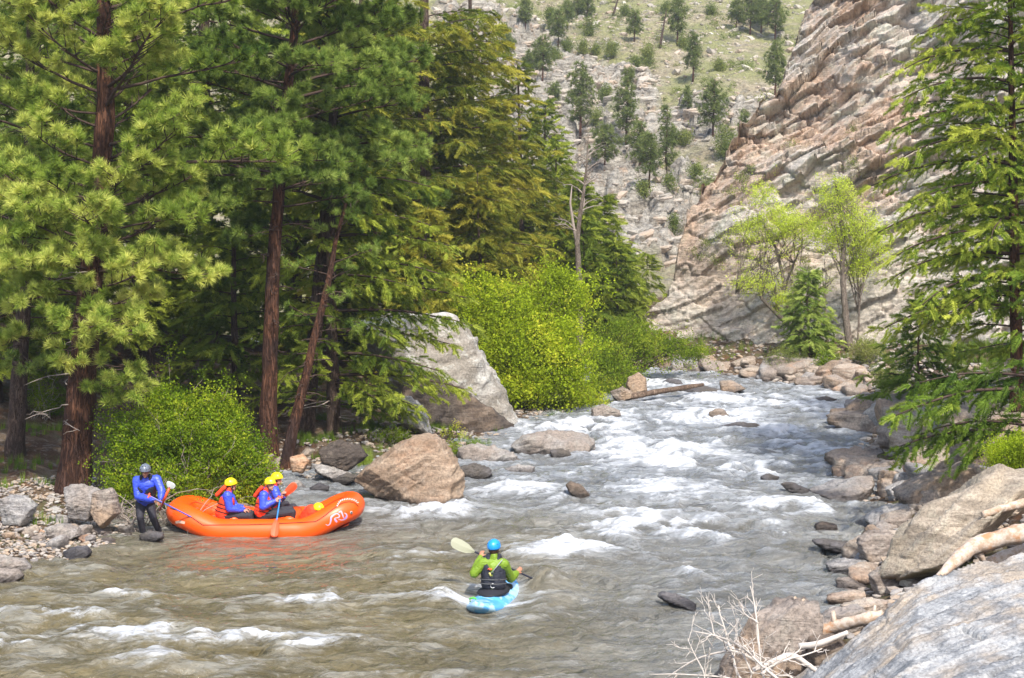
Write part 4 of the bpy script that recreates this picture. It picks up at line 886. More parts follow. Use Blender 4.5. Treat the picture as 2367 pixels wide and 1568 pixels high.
    conifer('ponderosa_pine', 'thick red-barked pine with bright bushy needles standing left of the guide', pth[0], 0, 'pine', mp, 2.7, 4.2, 64, 11, r0=.40, path=pth, extra=ex, dens=1.3, sc=1.1, tint=.12, e=(.0, .35), pshape=lambda v: .95, trunk_sides=40, dead=8)
    # ---- trunk at far left
    Y2 = 38.3; pth = W([(35, 1052), (42, 900), (55, 700), (62, 560), (68, 300), (72, 0), (75, -300)], Y2)
    conifer('pine_tree', 'dark-trunked pine behind the shore at the far left', pth[0], 0, 'pine', dict(mp2, bark=B['grey']), 3.0, 5.2, 42, 12, r0=.25, path=pth, pshape=lambda v: .9, dens=.9, extra=[(2.4, -1.0, 1.4, 0, -.3, 1.2), (3.6, -.4, 2., 0, -.3, 1.)], trunk_sides=24)
    # ---- middle pine
    Y3 = 41.5; pth = W([(625, 1062), (620, 950), (625, 800), (632, 600), (645, 440), (660, 250), (682, 60), (690, -120), (700, -330)], Y3)
    conifer('ponderosa_pine', 'tall slim pine with a lit orange-brown trunk rising above the paddlers', pth[0], 0, 'pine', mp2, 3.0, 6.9, 66, 13, r0=.26, path=pth, pshape=lambda v: .95, dens=1.35, sc=1.1, trunk_sides=32, dead=16, extra=[(6.7, 3.3, 1.9, .1, -.2, 1.1), (7.0, -1.2, 2.2, .1, .1, 1.3), (6.6, -.4, 2.2, .1, .1, 1.2), (5.9, -2.4, 1.2, 0, -.2, 1.), (7.4, 3.1, 3.6, .0, .0, 1.)])
    # ---- leaning half-dead pine
    Y4 = 40.6; pth = W([(660, 1075), (680, 980), (705, 880), (722, 800), (748, 700), (762, 640), (775, 560), (800, 470)], Y4, 41.5)
    conifer('pine_tree', 'leaning half-dead pine trunk with bare side branches right of the tall slim pine', pth[0], 0, 'pine', mp2, 1.3, 3.2, 10, 14, r0=.17, path=pth, dens=.5, trunk_sides=24, dead=22, pshape=lambda v: .8)
    # ---- thick dark trunk behind
    Y5 = 45; pth = W([(705, 1000), (725, 800), (740, 640), (756, 460), (772, 250), (785, 0), (795, -300)], Y5)
    conifer('pine_tree', 'dark thick-trunked pine directly behind the leaning trunk', pth[0]-[0, 0, .4], 0, 'pine', dict(mp2, bark=B['grey']), 3.1, 6.2, 60, 15, r0=.27, path=pth, pshape=lambda v: .95, dens=1.3, sc=1.1, trunk_sides=24, dead=16)
    # ---- fir whose boughs sweep over the huge pale rock
    b = onground(770, 44.5)
    conifer('fir_tree', 'fir sweeping flat boughs toward the huge pale rock', b, 13, 'fir', mf, 2.6, .8, 60, 16, dens=1.1, sc=1.05, e=(.05, -.35), hang=.2, tint=.12, extra=[(h, a, l, .08, -.25, .95) for h, a, l in [(1.2, -.6, 3.0), (1.7, -.2, 3.8), (2.3, -.5, 3.6), (2.9, .0, 3.4), (3.5, -.3, 4.1), (4.2, -.1, 3.8), (4.9, -.4, 3.6), (5.6, 0., 3.4), (6.2, -.3, 3.0), (1.5, -.9, 2.3), (4.5, -.7, 3.), (7.2, -.2, 2.8)]])
    # ---- background firs
    F = [('tall dark fir behind the top of the thick red-barked pine', 330, 50, 21, 3.6, mf, 21), ('dark dense fir between the thick pine and the tall slim pine', 545, 47, 8.5, 2.3, mf, 22), ('tall fir filling the gap left of the tall slim pine', 480, 56, 22, 3.8, mf, 23), ('dark fir at the left edge behind the far-left trunk', -20, 44, 17, 3.6, mf, 24), ('tall dark fir behind the far-left trunk and the thick pine', 150, 54, 21, 3.8, mf, 25),
         ('tall fir seen between the slim pine and the dark thick trunk', 680, 58, 22, 3.6, mf, 26), ('broad olive fir right of the dark thick trunk', 850, 57, 21, 3.8, mg, 27), ('tall olive-gold fir, second from the hillside side', 985, 62, 23, 4.4, mg, 28), ('narrow dark fir between the two gold firs', 900, 70, 20, 3.4, mf, 36)]
    for lab, x, Y, H, L, mm, sd in F:
        conifer('fir_tree', lab, onground(x, Y), H, 'fir', mm, L, .6, int(H*6.2), sd, dens=.85, sc=1.45, dead=0, prof=.75, vis=13.5+ (Y-50)*.08)
    def apex(x, y, Y, lab, L, mm, sd, nb, dens=.95, tint=0, name='fir_tree', sc=1.4, x0=None):
        A = at(x, y, Y); g = onground(x0 or x, Y); H = A[2]-g[2]; conifer(name, lab, g, H, 'fir', mm, L, .4, nb, sd, dens=dens, sc=sc, dead=0, prof=.8, tint=tint, lean=(A[0]-g[0], 0), vis=14.5)
    apex(1085, -150, 67, 'big gold-brown fir whose edge meets the hillside', 4.6, mg, 30, 130, tint=.1)
    apex(1203, 150, 72, 'olive fir with a pointed top against the grey outcrops', 3.7, mg, 31, 90, tint=-.05)
    apex(1290, 330, 77, 'green fir just left of the bare dead tree', 3.0, mf, 32, 70, tint=.12)
    apex(1392, 455, 76, 'dark fir right of the bare dead tree', 2.4, mf, 33, 90)
    apex(1350, 500, 71, 'low bluish fir directly behind the bare dead tree', 2.0, mf, 37, 50)
    apex(1255, 235, 80, 'dark fir spire between the pointed olive fir and the bare dead tree', 3.2, mf, 41, 90)
    apex(1335, 415, 74, 'dense dark fir behind the trunk of the bare dead tree', 2.6, mf, 42, 80)
    apex(1425, 560, 72, 'short dark fir above the olive willow at the bend', 2.0, mf, 43, 60)
    apex(1160, 260, 74, 'dark fir between the big gold-brown fir and the pointed olive fir', 3.4, mf, 44, 90)
    apex(982, 478, 55, 'small orange-tipped fir above the huge pale rock', 1.6, mg, 34, 44, .8, .15)
    apex(1110, 400, 60, 'short gold fir in front of the big gold-brown fir', 2.6, mg, 38, 60, .7, .1)
    apex(1492, 588, 84, 'small open pine alone at the foot of the hillside', 1.35, mf, 35, 26, .55, .2, 'pine_tree', 1.2)
    apex(1870, 632, gbase(1870, 832)[1], 'small dark green pine between the pale green trees', 1.25, dict(mf, leaf=Lf['pine2']), 39, 64, 1.3, .0, 'pine_tree', 1.1)
    apex(2128, 690, 48, 'bushy small fir growing behind the boughs of the near right fir', 1.75, mr, 40, 46, .9, -.12, 'fir_tree', 1.)
    # ---- near right fir
    Yr = 37.5; pth = W([(2352, 960), (2350, 800), (2345, 600), (2342, 400), (2338, 200), (2335, 0), (2332, -250)], Yr)
    az = lambda a: 1.
    ex = [(h, math.pi+a, l, .12, -.45, 1.) for h, a, l in [(2.6, .3, 2.4), (2.6, .2, 3.3), (3.2, .45, 3.2), (3.8, .1, 3.4), (4.3, .4, 3.3), (4.9, .2, 3.6), (5.4, .5, 3.1), (5.9, .15, 3.4), (6.5, .35, 3.0), (7.1, .2, 3.1), (7.8, .4, 2.9), (8.5, .2, 2.8), (9.2, .3, 2.4), (2.9, .8, 2.6), (4.6, .9, 2.6), (6.2, .9, 2.3)]]
    conifer('fir_tree', 'near fir with yellow-green drooping boughs at the right edge of the bank', pth[0], 0, 'fir', mr, 2.6, 1.9, 100, 50, r0=.19, path=pth, dens=1.3, sc=.9, e=(.12, -.35), hang=.22, tint=.1, extra=ex, prof=.3, trunk_sides=24, dead=14)
    conifer('fir_tree', 'fir standing just beyond the right edge, its boughs filling the upper right corner', onground(2540, 42), 17, 'fir', mr, 3.9, .8, 95, 53, dens=1.1, sc=1.2, e=(.1, -.35), hang=.22, tint=0., prof=.5, dead=0)
    # low boughs reaching in below it
    ex2 = [(.55, math.pi+.15, 3.0, .25, -.35, 1.4), (.75, math.pi-.05, 2.5, .25, -.35, 1.4), (1.5, math.pi+.1, 3.4, .12, -.35, 1.4), (1.8, math.pi-.2, 2.6, .15, -.3, 1.3)]
    g = at(2400, 1100, 32.5); g[2] = 1.5
    conifer('fir_tree', 'young fir at the right edge reaching two low green boughs over the boulders', g, 4.2, 'fir', mr, 1.2, .4, 16, 51, e=(.1, -.4), hang=.5, extra=ex2, prof=.8, dead=0, tint=-.15)
    # ---- broadleaf shrubs
    ms = dict(limb=twig, leaf=Lf['green'], bark=B['grey']); mw = dict(limb=limb, leaf=Lf['willow'], bark=B['grey']); mc = dict(limb=B['pale'], leaf=Lf['cotton'], bark=B['pale'])
    Yb = 34.6
    leafy('bush', 'bright green bush with pale bare twigs on the bank behind the raft', 'bush', onground(430, Yb), [Dl(430, 990, Yb+.6, 110, 80), Dl(530, 1050, Yb+.4, 85, 80), Dl(320, 1020, Yb+.3, 85, 80), Dl(390, 935, Yb+1.2, 80, 50), Dl(570, 1115, Yb+.3, 65, 55), Dl(275, 1120, Yb, 55, 50), Dl(430, 1130, Yb+.2, 100, 55), Dl(500, 960, Yb+.8, 60, 50), Dl(600, 1160, Yb+.2, 45, 30)], ms, 60, 90, 9000, .9, hollow=.2, srad=.025, gap=.42, gf=1.6)
    # bare arching twigs in front of the bush
    rng = np.random.RandomState(61); tb = MB(); b0 = onground(300, Yb-.9)
    for i in range(64):
        s = b0+np.array([rng.uniform(-.7, 1.9), rng.uniform(-.5, .3), 0]); P = branch_path(s, rng.uniform(-.5, 3.6), rng.uniform(.6, 1.9), rng.uniform(.5, 1.3), rng.uniform(-1., .2), rng, 10, .28); tb.tube(P, np.linspace(.014, .003, 10), 4)
        for _ in range(4):
            q, d = at_u(P, rng.uniform(.3, .95)); Q = branch_path(q, rng.rand()*6.28, rng.uniform(.15, .5), rng.uniform(-.3, .6), -.5, rng, 6, .4); tb.tube(Q, np.linspace(.007, .002, 6), 3)
    o = tb.build('bare_shrub', twig, loc=b0); tag(o, 'tangle of bare pale twigs between the guide and the bright green bush', 'shrub')
    Yw = 54
    leafy('willow', 'large yellow-green willow right of the huge pale rock', 'bush', onground(1200, Yw), [Dl(1180, 760, Yw, 90, 110), Dl(1280, 720, Yw+.5, 70, 90), Dl(1240, 850, Yw-.6, 120, 80), Dl(1150, 690, Yw+.5, 50, 50), Dl(1310, 660, Yw+.6, 40, 40), Dl(1190, 910, Yw-1, 50, 40), Dl(1330, 880, Yw-.6, 60, 50), Dl(1290, 780, Yw-.8, 70, 60), Dl(1345, 700, Yw+.3, 26, 40), Dl(1275, 640, Yw+.5, 20, 26), Dl(1120, 660, Yw+.5, 22, 30), Dl(1375, 830, Yw-.5, 30, 36), Dl(1130, 830, Yw-.5, 40, 50)], mw, 62, 110, 5600, 1.45, hollow=.2, srad=.06, gap=.46, gf=1.0)
    leafy('willow', 'yellow-green willow behind the top of the huge pale rock', 'bush', onground(1050, 56), [Dl(1050, 700, 56, 55, 60), Dl(1090, 760, 55, 40, 60), Dl(1010, 650, 56.5, 50, 30)], mw, 63, 34, 2000, 1.4, hollow=.35, srad=.05, gap=.42)
    leafy('willow', 'olive willow hanging over the water at the river bend', 'bush', onground(1425, 62.5), [Dl(1400, 830, 61, 55, 55), Dl(1450, 780, 63, 70, 50), Dl(1530, 800, 64, 80, 38), Dl(1440, 870, 60.5, 45, 30), Dl(1590, 815, 65, 50, 20), Dl(1390, 900, 59, 50, 30)], dict(mw, leaf=foliage_mat('olive_willow_leaves', (.07, .12, .010), (.20, .29, .018), (.45, .46, .05), .4)), 64, 80, 2600, 1.3, hollow=.2, tint=.0, srad=.06, gap=.45)
    leafy('bush', 'reddish-stemmed low bush at the waterline below the large willow', 'bush', onground(1340, 55), [Dl(1350, 930, 54.5, 60, 30), Dl(1290, 945, 54, 60, 20)], mw, 65, 50, 900, .9, srad=.02, tint=.1)
    # pale green trees
    P = gbase(1965, 812); Yc = P[1]
    leafy('cottonwood', 'tall pale-barked spring-green tree right of the small dark pine', 'tree', P, [Dl(1930, 450, Yc, 55, 50), Dl(1985, 520, Yc, 65, 60), Dl(1905, 540, Yc+.5, 45, 50), Dl(2030, 570, Yc, 35, 40), Dl(1990, 620, Yc, 40, 35)], mc, 66, 70, 1900, 1.0, trunks=[(W([(1965, 815), (1955, 740), (1948, 650), (1950, 560), (1940, 470), (1930, 420)], Yc), .17, .03), (W([(1982, 812), (1985, 730), (1988, 690), (1998, 640)], Yc), .05, .02), (W([(1950, 640), (1985, 570), (2000, 520)], Yc), .06, .02)], hollow=.3, srad=.03)
    P = gbase(1850, 800); Yc = P[1]+.6
    leafy('cottonwood', 'forked spring-green tree with a leaning lower trunk in front of the cliff', 'tree', P, [Dl(1760, 450, Yc, 40, 35), Dl(1800, 510, Yc, 70, 45), Dl(1730, 530, Yc+.4, 45, 35), Dl(1850, 520, Yc, 45, 45), Dl(1750, 655, Yc-.3, 75, 26), Dl(1820, 690, Yc-.3, 45, 18)], mc, 67, 70, 1900, 1.0, trunks=[(W([(1862, 800), (1835, 740), (1815, 690), (1812, 650), (1800, 600), (1788, 560), (1760, 510)], Yc), .13, .03), (W([(1815, 660), (1835, 610), (1855, 560)], Yc), .06, .02), (W([(1845, 775), (1800, 730), (1760, 690), (1748, 655)], Yc-.3), .11, .05), (W([(1750, 660), (1700, 680)], Yc-.3), .05, .02)], hollow=.3, srad=.03)
    P = gbase(1912, 805)
    leafy('sapling', 'thin dead-topped sapling between the pine and the tall pale tree', 'tree', P, [Dl(1910, 640, P[1], 25, 40)], mc, 68, 12, 90, .5, trunks=[(W([(1915, 810), (1910, 740), (1905, 680), (1900, 620)], P[1]), .07, .015)])
    for lab, x, y, rx, ry, n, m, sd, tn in [('green bush at the foot of the small dark pine', 1912, 838, 28, 22, 420, ms, 70, 0), ('grey-green bush on the rubble bank left of the small dark pine', 1815, 832, 48, 32, 800, dict(ms, leaf=Lf['juniper']), 71, .0), ('pale grassy bush right of the tall pale tree', 2010, 812, 48, 30, 600, dict(ms, leaf=Lf['juniper']), 72, .3),
                                 ('olive bush below the bushy small fir', 2060, 880, 50, 30, 700, dict(ms, leaf=Lf['juniper']), 73, .1), ('round green bush at the right edge above the tan bedrock', 2345, 1060, 55, 70, 1900, dict(mw, leaf=Lf['willow']), 74, -.15), ('low green bush on the far bank left of the cliff foot', 1620, 812, 30, 14, 260, ms, 75, 0),
                                 ('small green plant behind the tan boulder', 1050, 1040, 20, 26, 160, ms, 76, 0), ('green undergrowth below the fir boughs', 900, 1010, 60, 20, 420, ms, 77, -.1), ('leafy bush under the firs behind the tall slim pine', 700, 900, 40, 50, 420, ms, 78, .1), ('shadowy green bush left of the thick red-barked pine', 95, 900, 60, 70, 700, ms, 79, -.1)]:
        P = gbase(x, y+ry) if sd != 74 else at(x, y+ry, 27.5); k = px(P[1])
        leafy('bush', lab, 'bush', P, [(P+np.array([0, .3, ry*k]), (rx*k, (rx+ry)*.5*k, ry*k)), (P+np.array([rx*.4*k, .2, ry*.6*k]), (rx*.6*k, rx*.5*k, ry*.5*k))], m, sd, 14, n, .55 if P[1] < 50 else .8, srad=.015, tint=tn, hollow=.3)
    # bare dead tree
    P = at(1337, 700, 66); pth = W([(1340, 760), (1338, 640), (1334, 560), (1340, 500), (1350, 440), (1356, 380), (1360, 310)], 66); rng = np.random.RandomState(80)
    o = thing('dead_tree', 'bare dead tree with forked pale trunk in front of the hillside', 'tree', pth[0]-[0, 0, 2]); trunk_mesh('trunk', np.vstack([pth[0]-[0, 0, 3], pth]), .17, .02, B['pale'], o, rng, 12)
    db = MB(); 
    for i in range(26):
        z = rng.uniform(.35, .97); s, _ = at_u(pth, z); s = s.copy(); a = rng.choice([0, math.pi])+rng.normal()*.6; Q = branch_path(s, a, rng.uniform(.5, 1.9)*(1.3-z), rng.uniform(.5, 1.2), rng.uniform(-.2, .3), rng, 8, .25); db.tube(Q, np.linspace(.035, .006, 8), 4)
        for _ in range(3):
            q, d = at_u(Q, rng.uniform(.3, .9)); Q2 = branch_path(q, a+rng.normal(), .45, .6, .2, rng, 5, .3); db.tube(Q2, np.linspace(.014, .004, 5), 3)
    db.tube(W([(1334, 570), (1325, 520), (1318, 470), (1322, 430)], 66), [.09, .07, .05, .02], 6)
    db.build('branches', twig, o)
    # young twig with yellow leaves by the boulder
    P = at(1005, 1040, 40.2); leafy('sapling', 'thin yellow-leafed sapling behind the tan boulder', 'plant', P, [Dl(1050, 985, 40.2, 14, 14), Dl(1075, 1003, 40.2, 14, 10), Dl(1025, 1000, 40.2, 8, 14)], mw, 81, 8, 60, .45, srad=.012, tint=.2)
    # ---- hillside trees
    K = 2500/2367.
    HT = [(505, 180, 40, 70, 'j'), (555, 300, 90, 110, 'p'), (345, 190, 20, 90, 'p'), (680, 120, -10, 90, 'p'), (738, 125, -5, 100, 'p'), (615, 180, 30, 90, 'p'), (755, 235, 110, 80, 'j'), (720, 360, 250, 80, 'j'), (900, 380, 268, 95, 'j'), (1040, 270, 90, 90, 'p'), (1315, 290, 10, 140, 'p'), (1125, 420, 260, 110, 'j'), (1415, 525, 240, 115, 'p'), (1690, 200, 20, 90, 'p'), (1780, 225, -10, 160, 'p'), (1850, 215, 0, 120, 'p'), (1938, 270, 10, 160, 'p'),
          (1938, 640, 305, 135, 'p'), (455, 520, 268, 150, 'p'), (235, 370, 235, 90, 'p'), (1010, 555, 455, 72, 'p'), (695, 900, 455, 185, 'p'), (988, 950, 555, 155, 'p'), (850, 1100, 825, 185, 'p'), (1075, 1075, 815, 140, 'p'), (1240, 1100, 715, 160, 'f'), (1135, 1190, 880, 140, 'p'), (1380, 690, 578, 72, 'f'), (1540, 905, 555, 180, 'p'), (1622, 1035, 815, 160, 'j'), (1745, 850, 725, 80, 'f'), (1093, 1262, 1140, 70, 'j'), (1265, 1215, 1150, 60, 'j'), (1050, 440, 385, 60, 'j'),
          (1480, 1250, 1180, 150, 'j'), (860, 640, 540, 95, 'j'), (1285, 1470, 1410, 80, 'j'), (1360, 925, 865, 70, 'j'), (530, 640, 555, 70, 'p'), (540, 385, 330, 90, 'j'), (600, 325, 285, 90, 'j'), (655, 1210, 1110, 100, 'j'), (1350, 310, 275, 60, 'j'), (980, 105, 70, 80, 'j'), (800, 355, 310, 60, 'j'), (1440, 1150, 1105, 80, 'j'), (1245, 90, 55, 60, 'j'), (1580, 455, 415, 90, 'j'), (380, 480, 350, 110, 'p'), (800, 800, 700, 70, 'j'), (1530, 100, 40, 60, 'j'), (1290, 930, 830, 80, 'f'), (200, 250, 170, 90, 'p')]
    words = {'p': 'pine', 'f': 'narrow fir', 'j': 'round juniper'}
    prep = []
    for i, (cx, cb_, ct, cw, kd) in enumerate(HT):
        dx = (1150+cx/2.614)/K; dyb = cb_/2.614/K; P = hill_at(dx, dyb); H = max(1.2, (cb_-ct)/2.614/K*px(P[1]))
        spot = ('high on the slope' if dyb < 120 else 'halfway up the slope' if dyb < 270 else 'low on the slope'); side = ('near the gold firs' if dx < 1330 else 'above the bare tree' if dx < 1440 else 'mid hillside' if dx < 1640 else 'by the cliff edge')
        prep.append((dx, '%s %s %s, %s' % (['small', 'medium', 'tall'][int(H > 3.2)+int(H > 5.5)], words[kd], spot, side)))
    cnt = {}; [cnt.setdefault(l_, []).append(x_) for x_, l_ in sorted(prep)]
    def rank(x_, l_):
        L_ = cnt[l_]; k_ = L_.index(x_); n_ = len(L_)
        return l_ if n_ == 1 else (['leftmost', 'second from the left', 'third from the left', 'fourth from the left', 'fifth from the left'][k_] if k_ < n_-1 or n_ > 5 and k_ < 5 else 'rightmost')+' '+l_
    for i, (cx, cb_, ct, cw, kd) in enumerate(HT):
        dx = (1150+cx/2.614)/K; dyb = cb_/2.614/K; dyt = ct/2.614/K; P = hill_at(dx, dyb)
        if P[1] > 480: continue
        k = px(P[1]); H = max(1.2, (dyb-dyt)*k*1.04); w = cw/2.614/K*k*(.85 if kd != 'j' else .9); H *= 1.05
        spot = ('high on the slope' if dyb < 120 else 'halfway up the slope' if dyb < 270 else 'low on the slope'); side = ('near the gold firs' if dx < 1330 else 'above the bare tree' if dx < 1440 else 'in the middle of the hillside' if dx < 1640 else 'beside the cliff edge')
        lab = '%s %s, %s, %s' % ({0: 'small', 1: 'medium', 2: 'tall'}[int(H > 3.2)+int(H > 5.5)], words[kd], spot, side)
        lab = rank(*prep[i])
        if kd == 'j':
            nc = int(150+60*w*H); o = leafy('juniper', lab, 'tree', P, [(P+[0, 0, H*.5], (w*.5, w*.5, H*.5)), (P+[0, 0, H*.38], (w*.42, w*.42, H*.4))], dict(limb=limb, leaf=Lf['juniper'], bark=B['grey']), 200+i, 6, min(nc, 900), 1.7, 'trees on the hillside', srad=.04, hollow=.2, tint=((i*37) % 10-5)*.03)
        else:
            rng = np.random.RandomState(300+i); o = thing('pine_tree' if kd == 'p' else 'fir_tree', lab, 'tree', P, 'trees on the hillside'); pt = P+np.stack([np.linspace(0, .15, 6), 0*np.arange(6), np.linspace(-.3, H, 6)], -1)
            tm = MB(); tm.tube(pt, np.linspace(.03*H**.8, .02, 6), 7); tm.build('trunk', B['pine'], o); limbs, fol = MB(), MB(); O, D, S, A = [], [], [], []; nb = int(16+H*7); c0 = .28 if kd == 'p' else .08
            for b in range(nb):
                v = c0+(1-c0)*(b+rng.rand())/nb; Lb = w*.56*((math.sin(math.pi*min(1, (v-c0)/(1-c0)*.75+.25)))**.7 if kd == 'p' else (1-v)**.8)*rng.uniform(.55, 1.15)+.12; a = b*2.4+rng.rand(); q0 = P+[0, 0, H*v]; e_ = rng.uniform(-.15, .35); q1 = q0+Lb*np.array([math.cos(a), math.sin(a), e_]); limbs.tube(np.array([q0, (q0+q1)/2+[0, 0, -.03], q1]), [.035, .025, .012], 3)
                for j in range(max(3, int(Lb*9))):
                    u = rng.uniform(.3, 1.05); O.append(q0+(q1-q0)*u+rng.normal(size=3)*.13*(1+Lb*.3)); D.append([math.cos(a), math.sin(a), .5]); S.append(rng.uniform(1.1, 1.8)); A.append(.45+rng.normal()*.17+.15*v)
            emit(fol, PTL, O, np.array(D)+rng.normal(size=(len(O), 3))*.4, np.array(S), np.array(A), rng, 1)
            limbs.build('branches', limb, o); fol.build('needles', Lf['hill'], o, smooth=False)
    for lab, cx, cb_, ct in [('dead leaning pine snag high on the hillside', 1200, 310, 70), ('short dead snag near the top of the hillside', 900, 105, -20)]:
        dx = (1150+cx/2.614)/K; P = hill_at(dx, cb_/2.614/K); H = (cb_-ct)/2.614/K*px(P[1]); mb = MB(); mb.tube(P+np.stack([np.linspace(0, .7, 6), np.zeros(6), np.linspace(-.3, H, 6)], -1), np.linspace(.16, .04, 6), 7)
        rng = np.random.RandomState(9)
        for _ in range(9):
            q = P+np.array([.5, 0, 1])*[1, 1, H*rng.uniform(.4, .95)]*[.6, 1, 1]; mb.tube(branch_path(q, rng.rand()*6.3, .8, .2, -.3, rng, 5, .2), np.linspace(.04, .012, 5), 3)
        tag(mb.build('dead_tree', B['grey'], loc=P), lab, 'tree')
    # small shrubs on the hill that nobody could count
    g = np.random.RandomState(17); n = 900; X = g.uniform(-6, 42, n); Y = g.uniform(113, 215, n); Hh, rk = hill_h(X, Y); ok = (rk < .5) & (fbm(np.stack([X*.1, Y*.1, 0*X], -1), 3) > -.15); X, Y, Hh = X[ok], Y[ok], Hh[ok]; mb = MB(); O = []; 
    for x, y, h in zip(X, Y, Hh):
        s = g.uniform(.15, .5); m = int(7+s*26); O.append(np.array([x, y, h])+g.normal(size=(m, 3))*[s*.55, s*.55, s*.3]+[0, 0, s*.3])
    O = np.vstack(O); emit(mb, LT, O, g.normal(size=(len(O), 3)), g.uniform(1.3, 2.4, len(O)), .5+.3*fbm(O*.15, 2)+g.normal(size=len(O))*.12, g, 1)
    tag(mb.build('hillside_scrub', Lf['juniper'], smooth=False), 'low scrub and grass clumps on the dry hillside', kind='stuff')
    pts_ = CLIFFV[(CLIFFV[:, 0] < 19) & (CLIFFV[:, 2] > 1) & (CLIFFV[:, 2] < 17)]; nz_ = fbm(pts_*.3+8, 3); pts_ = pts_[nz_ > .42]; q_ = pts_[g.randint(len(pts_), size=70)]; mb = MB(); O = np.vstack([a_+g.normal(size=(14, 3))*[.16, .1, .1]+[0, -.1, .1] for a_ in q_]); emit(mb, LT, O, g.normal(size=(len(O), 3)), g.uniform(.7, 1.3, len(O)), .55+g.normal(size=len(O))*.12, g, 1)
    tag(mb.build('cliff_scrub', Lf['juniper'], smooth=False), 'green tufts growing on the ledges of the cliff', kind='stuff')
    # grass and leaf litter on the banks
    V = []; T = []
    for i in range(16):
        a = g.rand()*6.28; d = np.array([math.cos(a)*.35, math.sin(a)*.35, 1.]); b = g.normal(size=3)*[.04, .04, 0]; s = np.array([-math.sin(a), math.cos(a), 0])*.006; V += [b-s, b+s, b+d*g.uniform(.15, .32)]; T.append([3*i, 3*i+1, 3*i+2])
    V, T = np.array(V), np.array(T); mb = MB()
    def gr(cnt, xr, yr, cond, smax=1.):
        X = g.uniform(*xr, cnt); Y = g.uniform(*yr, cnt); sd, lf = river_sd(X, Y); nz = fbm(np.stack([X*.6, Y*.6, 0*X], -1), 3); ok = cond(sd, lf, nz, X, Y); X, Y = X[ok], Y[ok]; n = len(X); M = np.tile(np.eye(3), (n, 1, 1))*g.uniform(.5, smax, n)[:, None, None]; mb.inst(V, T, np.stack([X, Y, ground_h(X, Y)-.01], -1), M, g.rand(n)*.6+.2)
    gr(5000, (-14, -4), (29, 44), lambda sd, lf, nz, X, Y: lf & (sd > .8) & (sd < 12) & (nz > .3))
    gr(9000, (-6, 3), (38, 58), lambda sd, lf, nz, X, Y: lf & (sd > .5) & (sd < 8) & (nz > .2), 1.)
    gr(9000, (6, 20), (40, 72), lambda sd, lf, nz, X, Y: (~lf) & (sd > 3) & (nz > -.1), 1.6)
    gt = [(x, y) for x, y in [(828, 1075)]]
    for x, y in gt:
        P = gbase(x, y); m = 130; O = P+g.normal(size=(m, 3))*[.17, .2, 0]; mb.inst(V, T, O, np.tile(np.eye(3), (m, 1, 1))*1.4, g.rand(m)*.4+.5)
    tag(mb.build('grass', foliage_mat('grass_blades', (.05, .09, .01), (.11, .19, .015), (.26, .30, .05), .3), smooth=False), 'tufts of green grass on the river banks', kind='stuff')
    return B, Lf, twig, limb
# ---------------------------------------------------------------- solid figures by voxel union
def capsule(mb, a, b, ra, rb, n=10):
    a = np.asarray(a, float); b = np.asarray(b, float); V, F = ico(2); mb.add(a+V*ra, F); mb.add(b+V*rb, F)
    if np.linalg.norm(b-a) > 1e-4: mb.tube(np.array([a, b]), [ra, rb], n)
def ellips(mb, c, r, M=None):
    V, F = ico(3); V = V*np.asarray(r); mb.add(np.asarray(c)+(V@M if M is not None else V), F)
def chain(mb, pts, rad):
    for i in range(len(pts)-1): capsule(mb, pts[i], pts[i+1], rad[i], rad[i+1])
def solid(name, mb, mat, parent, voxel=.012, smooth=3, wrinkle=0., seed=0):
    V = np.concatenate(mb.V)-np.array(parent.get('_o', (0, 0, 0))); me = mkmesh(name, V, np.concatenate(mb.T) if mb.T else None, np.concatenate(mb.Q) if mb.Q else None)
    o = bpy.data.objects.new(name, me); COL.objects.link(o); m = o.modifiers.new('r', 'REMESH'); m.mode = 'VOXEL'; m.voxel_size = voxel; m.use_smooth_shade = True
    if smooth: s = o.modifiers.new('s', 'SMOOTH'); s.iterations = smooth; s.factor = .6
    dg = bpy.context.evaluated_depsgraph_get(); new = bpy.data.meshes.new_from_object(o.evaluated_get(dg)); o.modifiers.clear(); o.data = new; bpy.data.meshes.remove(me)
    if wrinkle:
        n = len(new.vertices); co = np.empty(n*3, np.float32); no = np.empty(n*3, np.float32); new.vertices.foreach_get('co', co); new.vertices.foreach_get('normal', no); co = co.reshape(-1, 3).astype(float); no = no.reshape(-1, 3)
        co = co+no*(wrinkle*(ridged(co*np.array([13, 13, 24])+seed, 3)-.5)[:, None]); new.vertices.foreach_set('co', co.astype(np.float32).ravel()); new.update()
    new.name = name; new.materials.clear(); new.materials.append(mat); o.parent = parent; o['_o'] = list(parent.get('_o', (0, 0, 0)))
    new.polygons.foreach_set('use_smooth', np.ones(len(new.polygons), bool)); return o
def unit(v): v = np.asarray(v, float); return v/(np.linalg.norm(v)+1e-9)
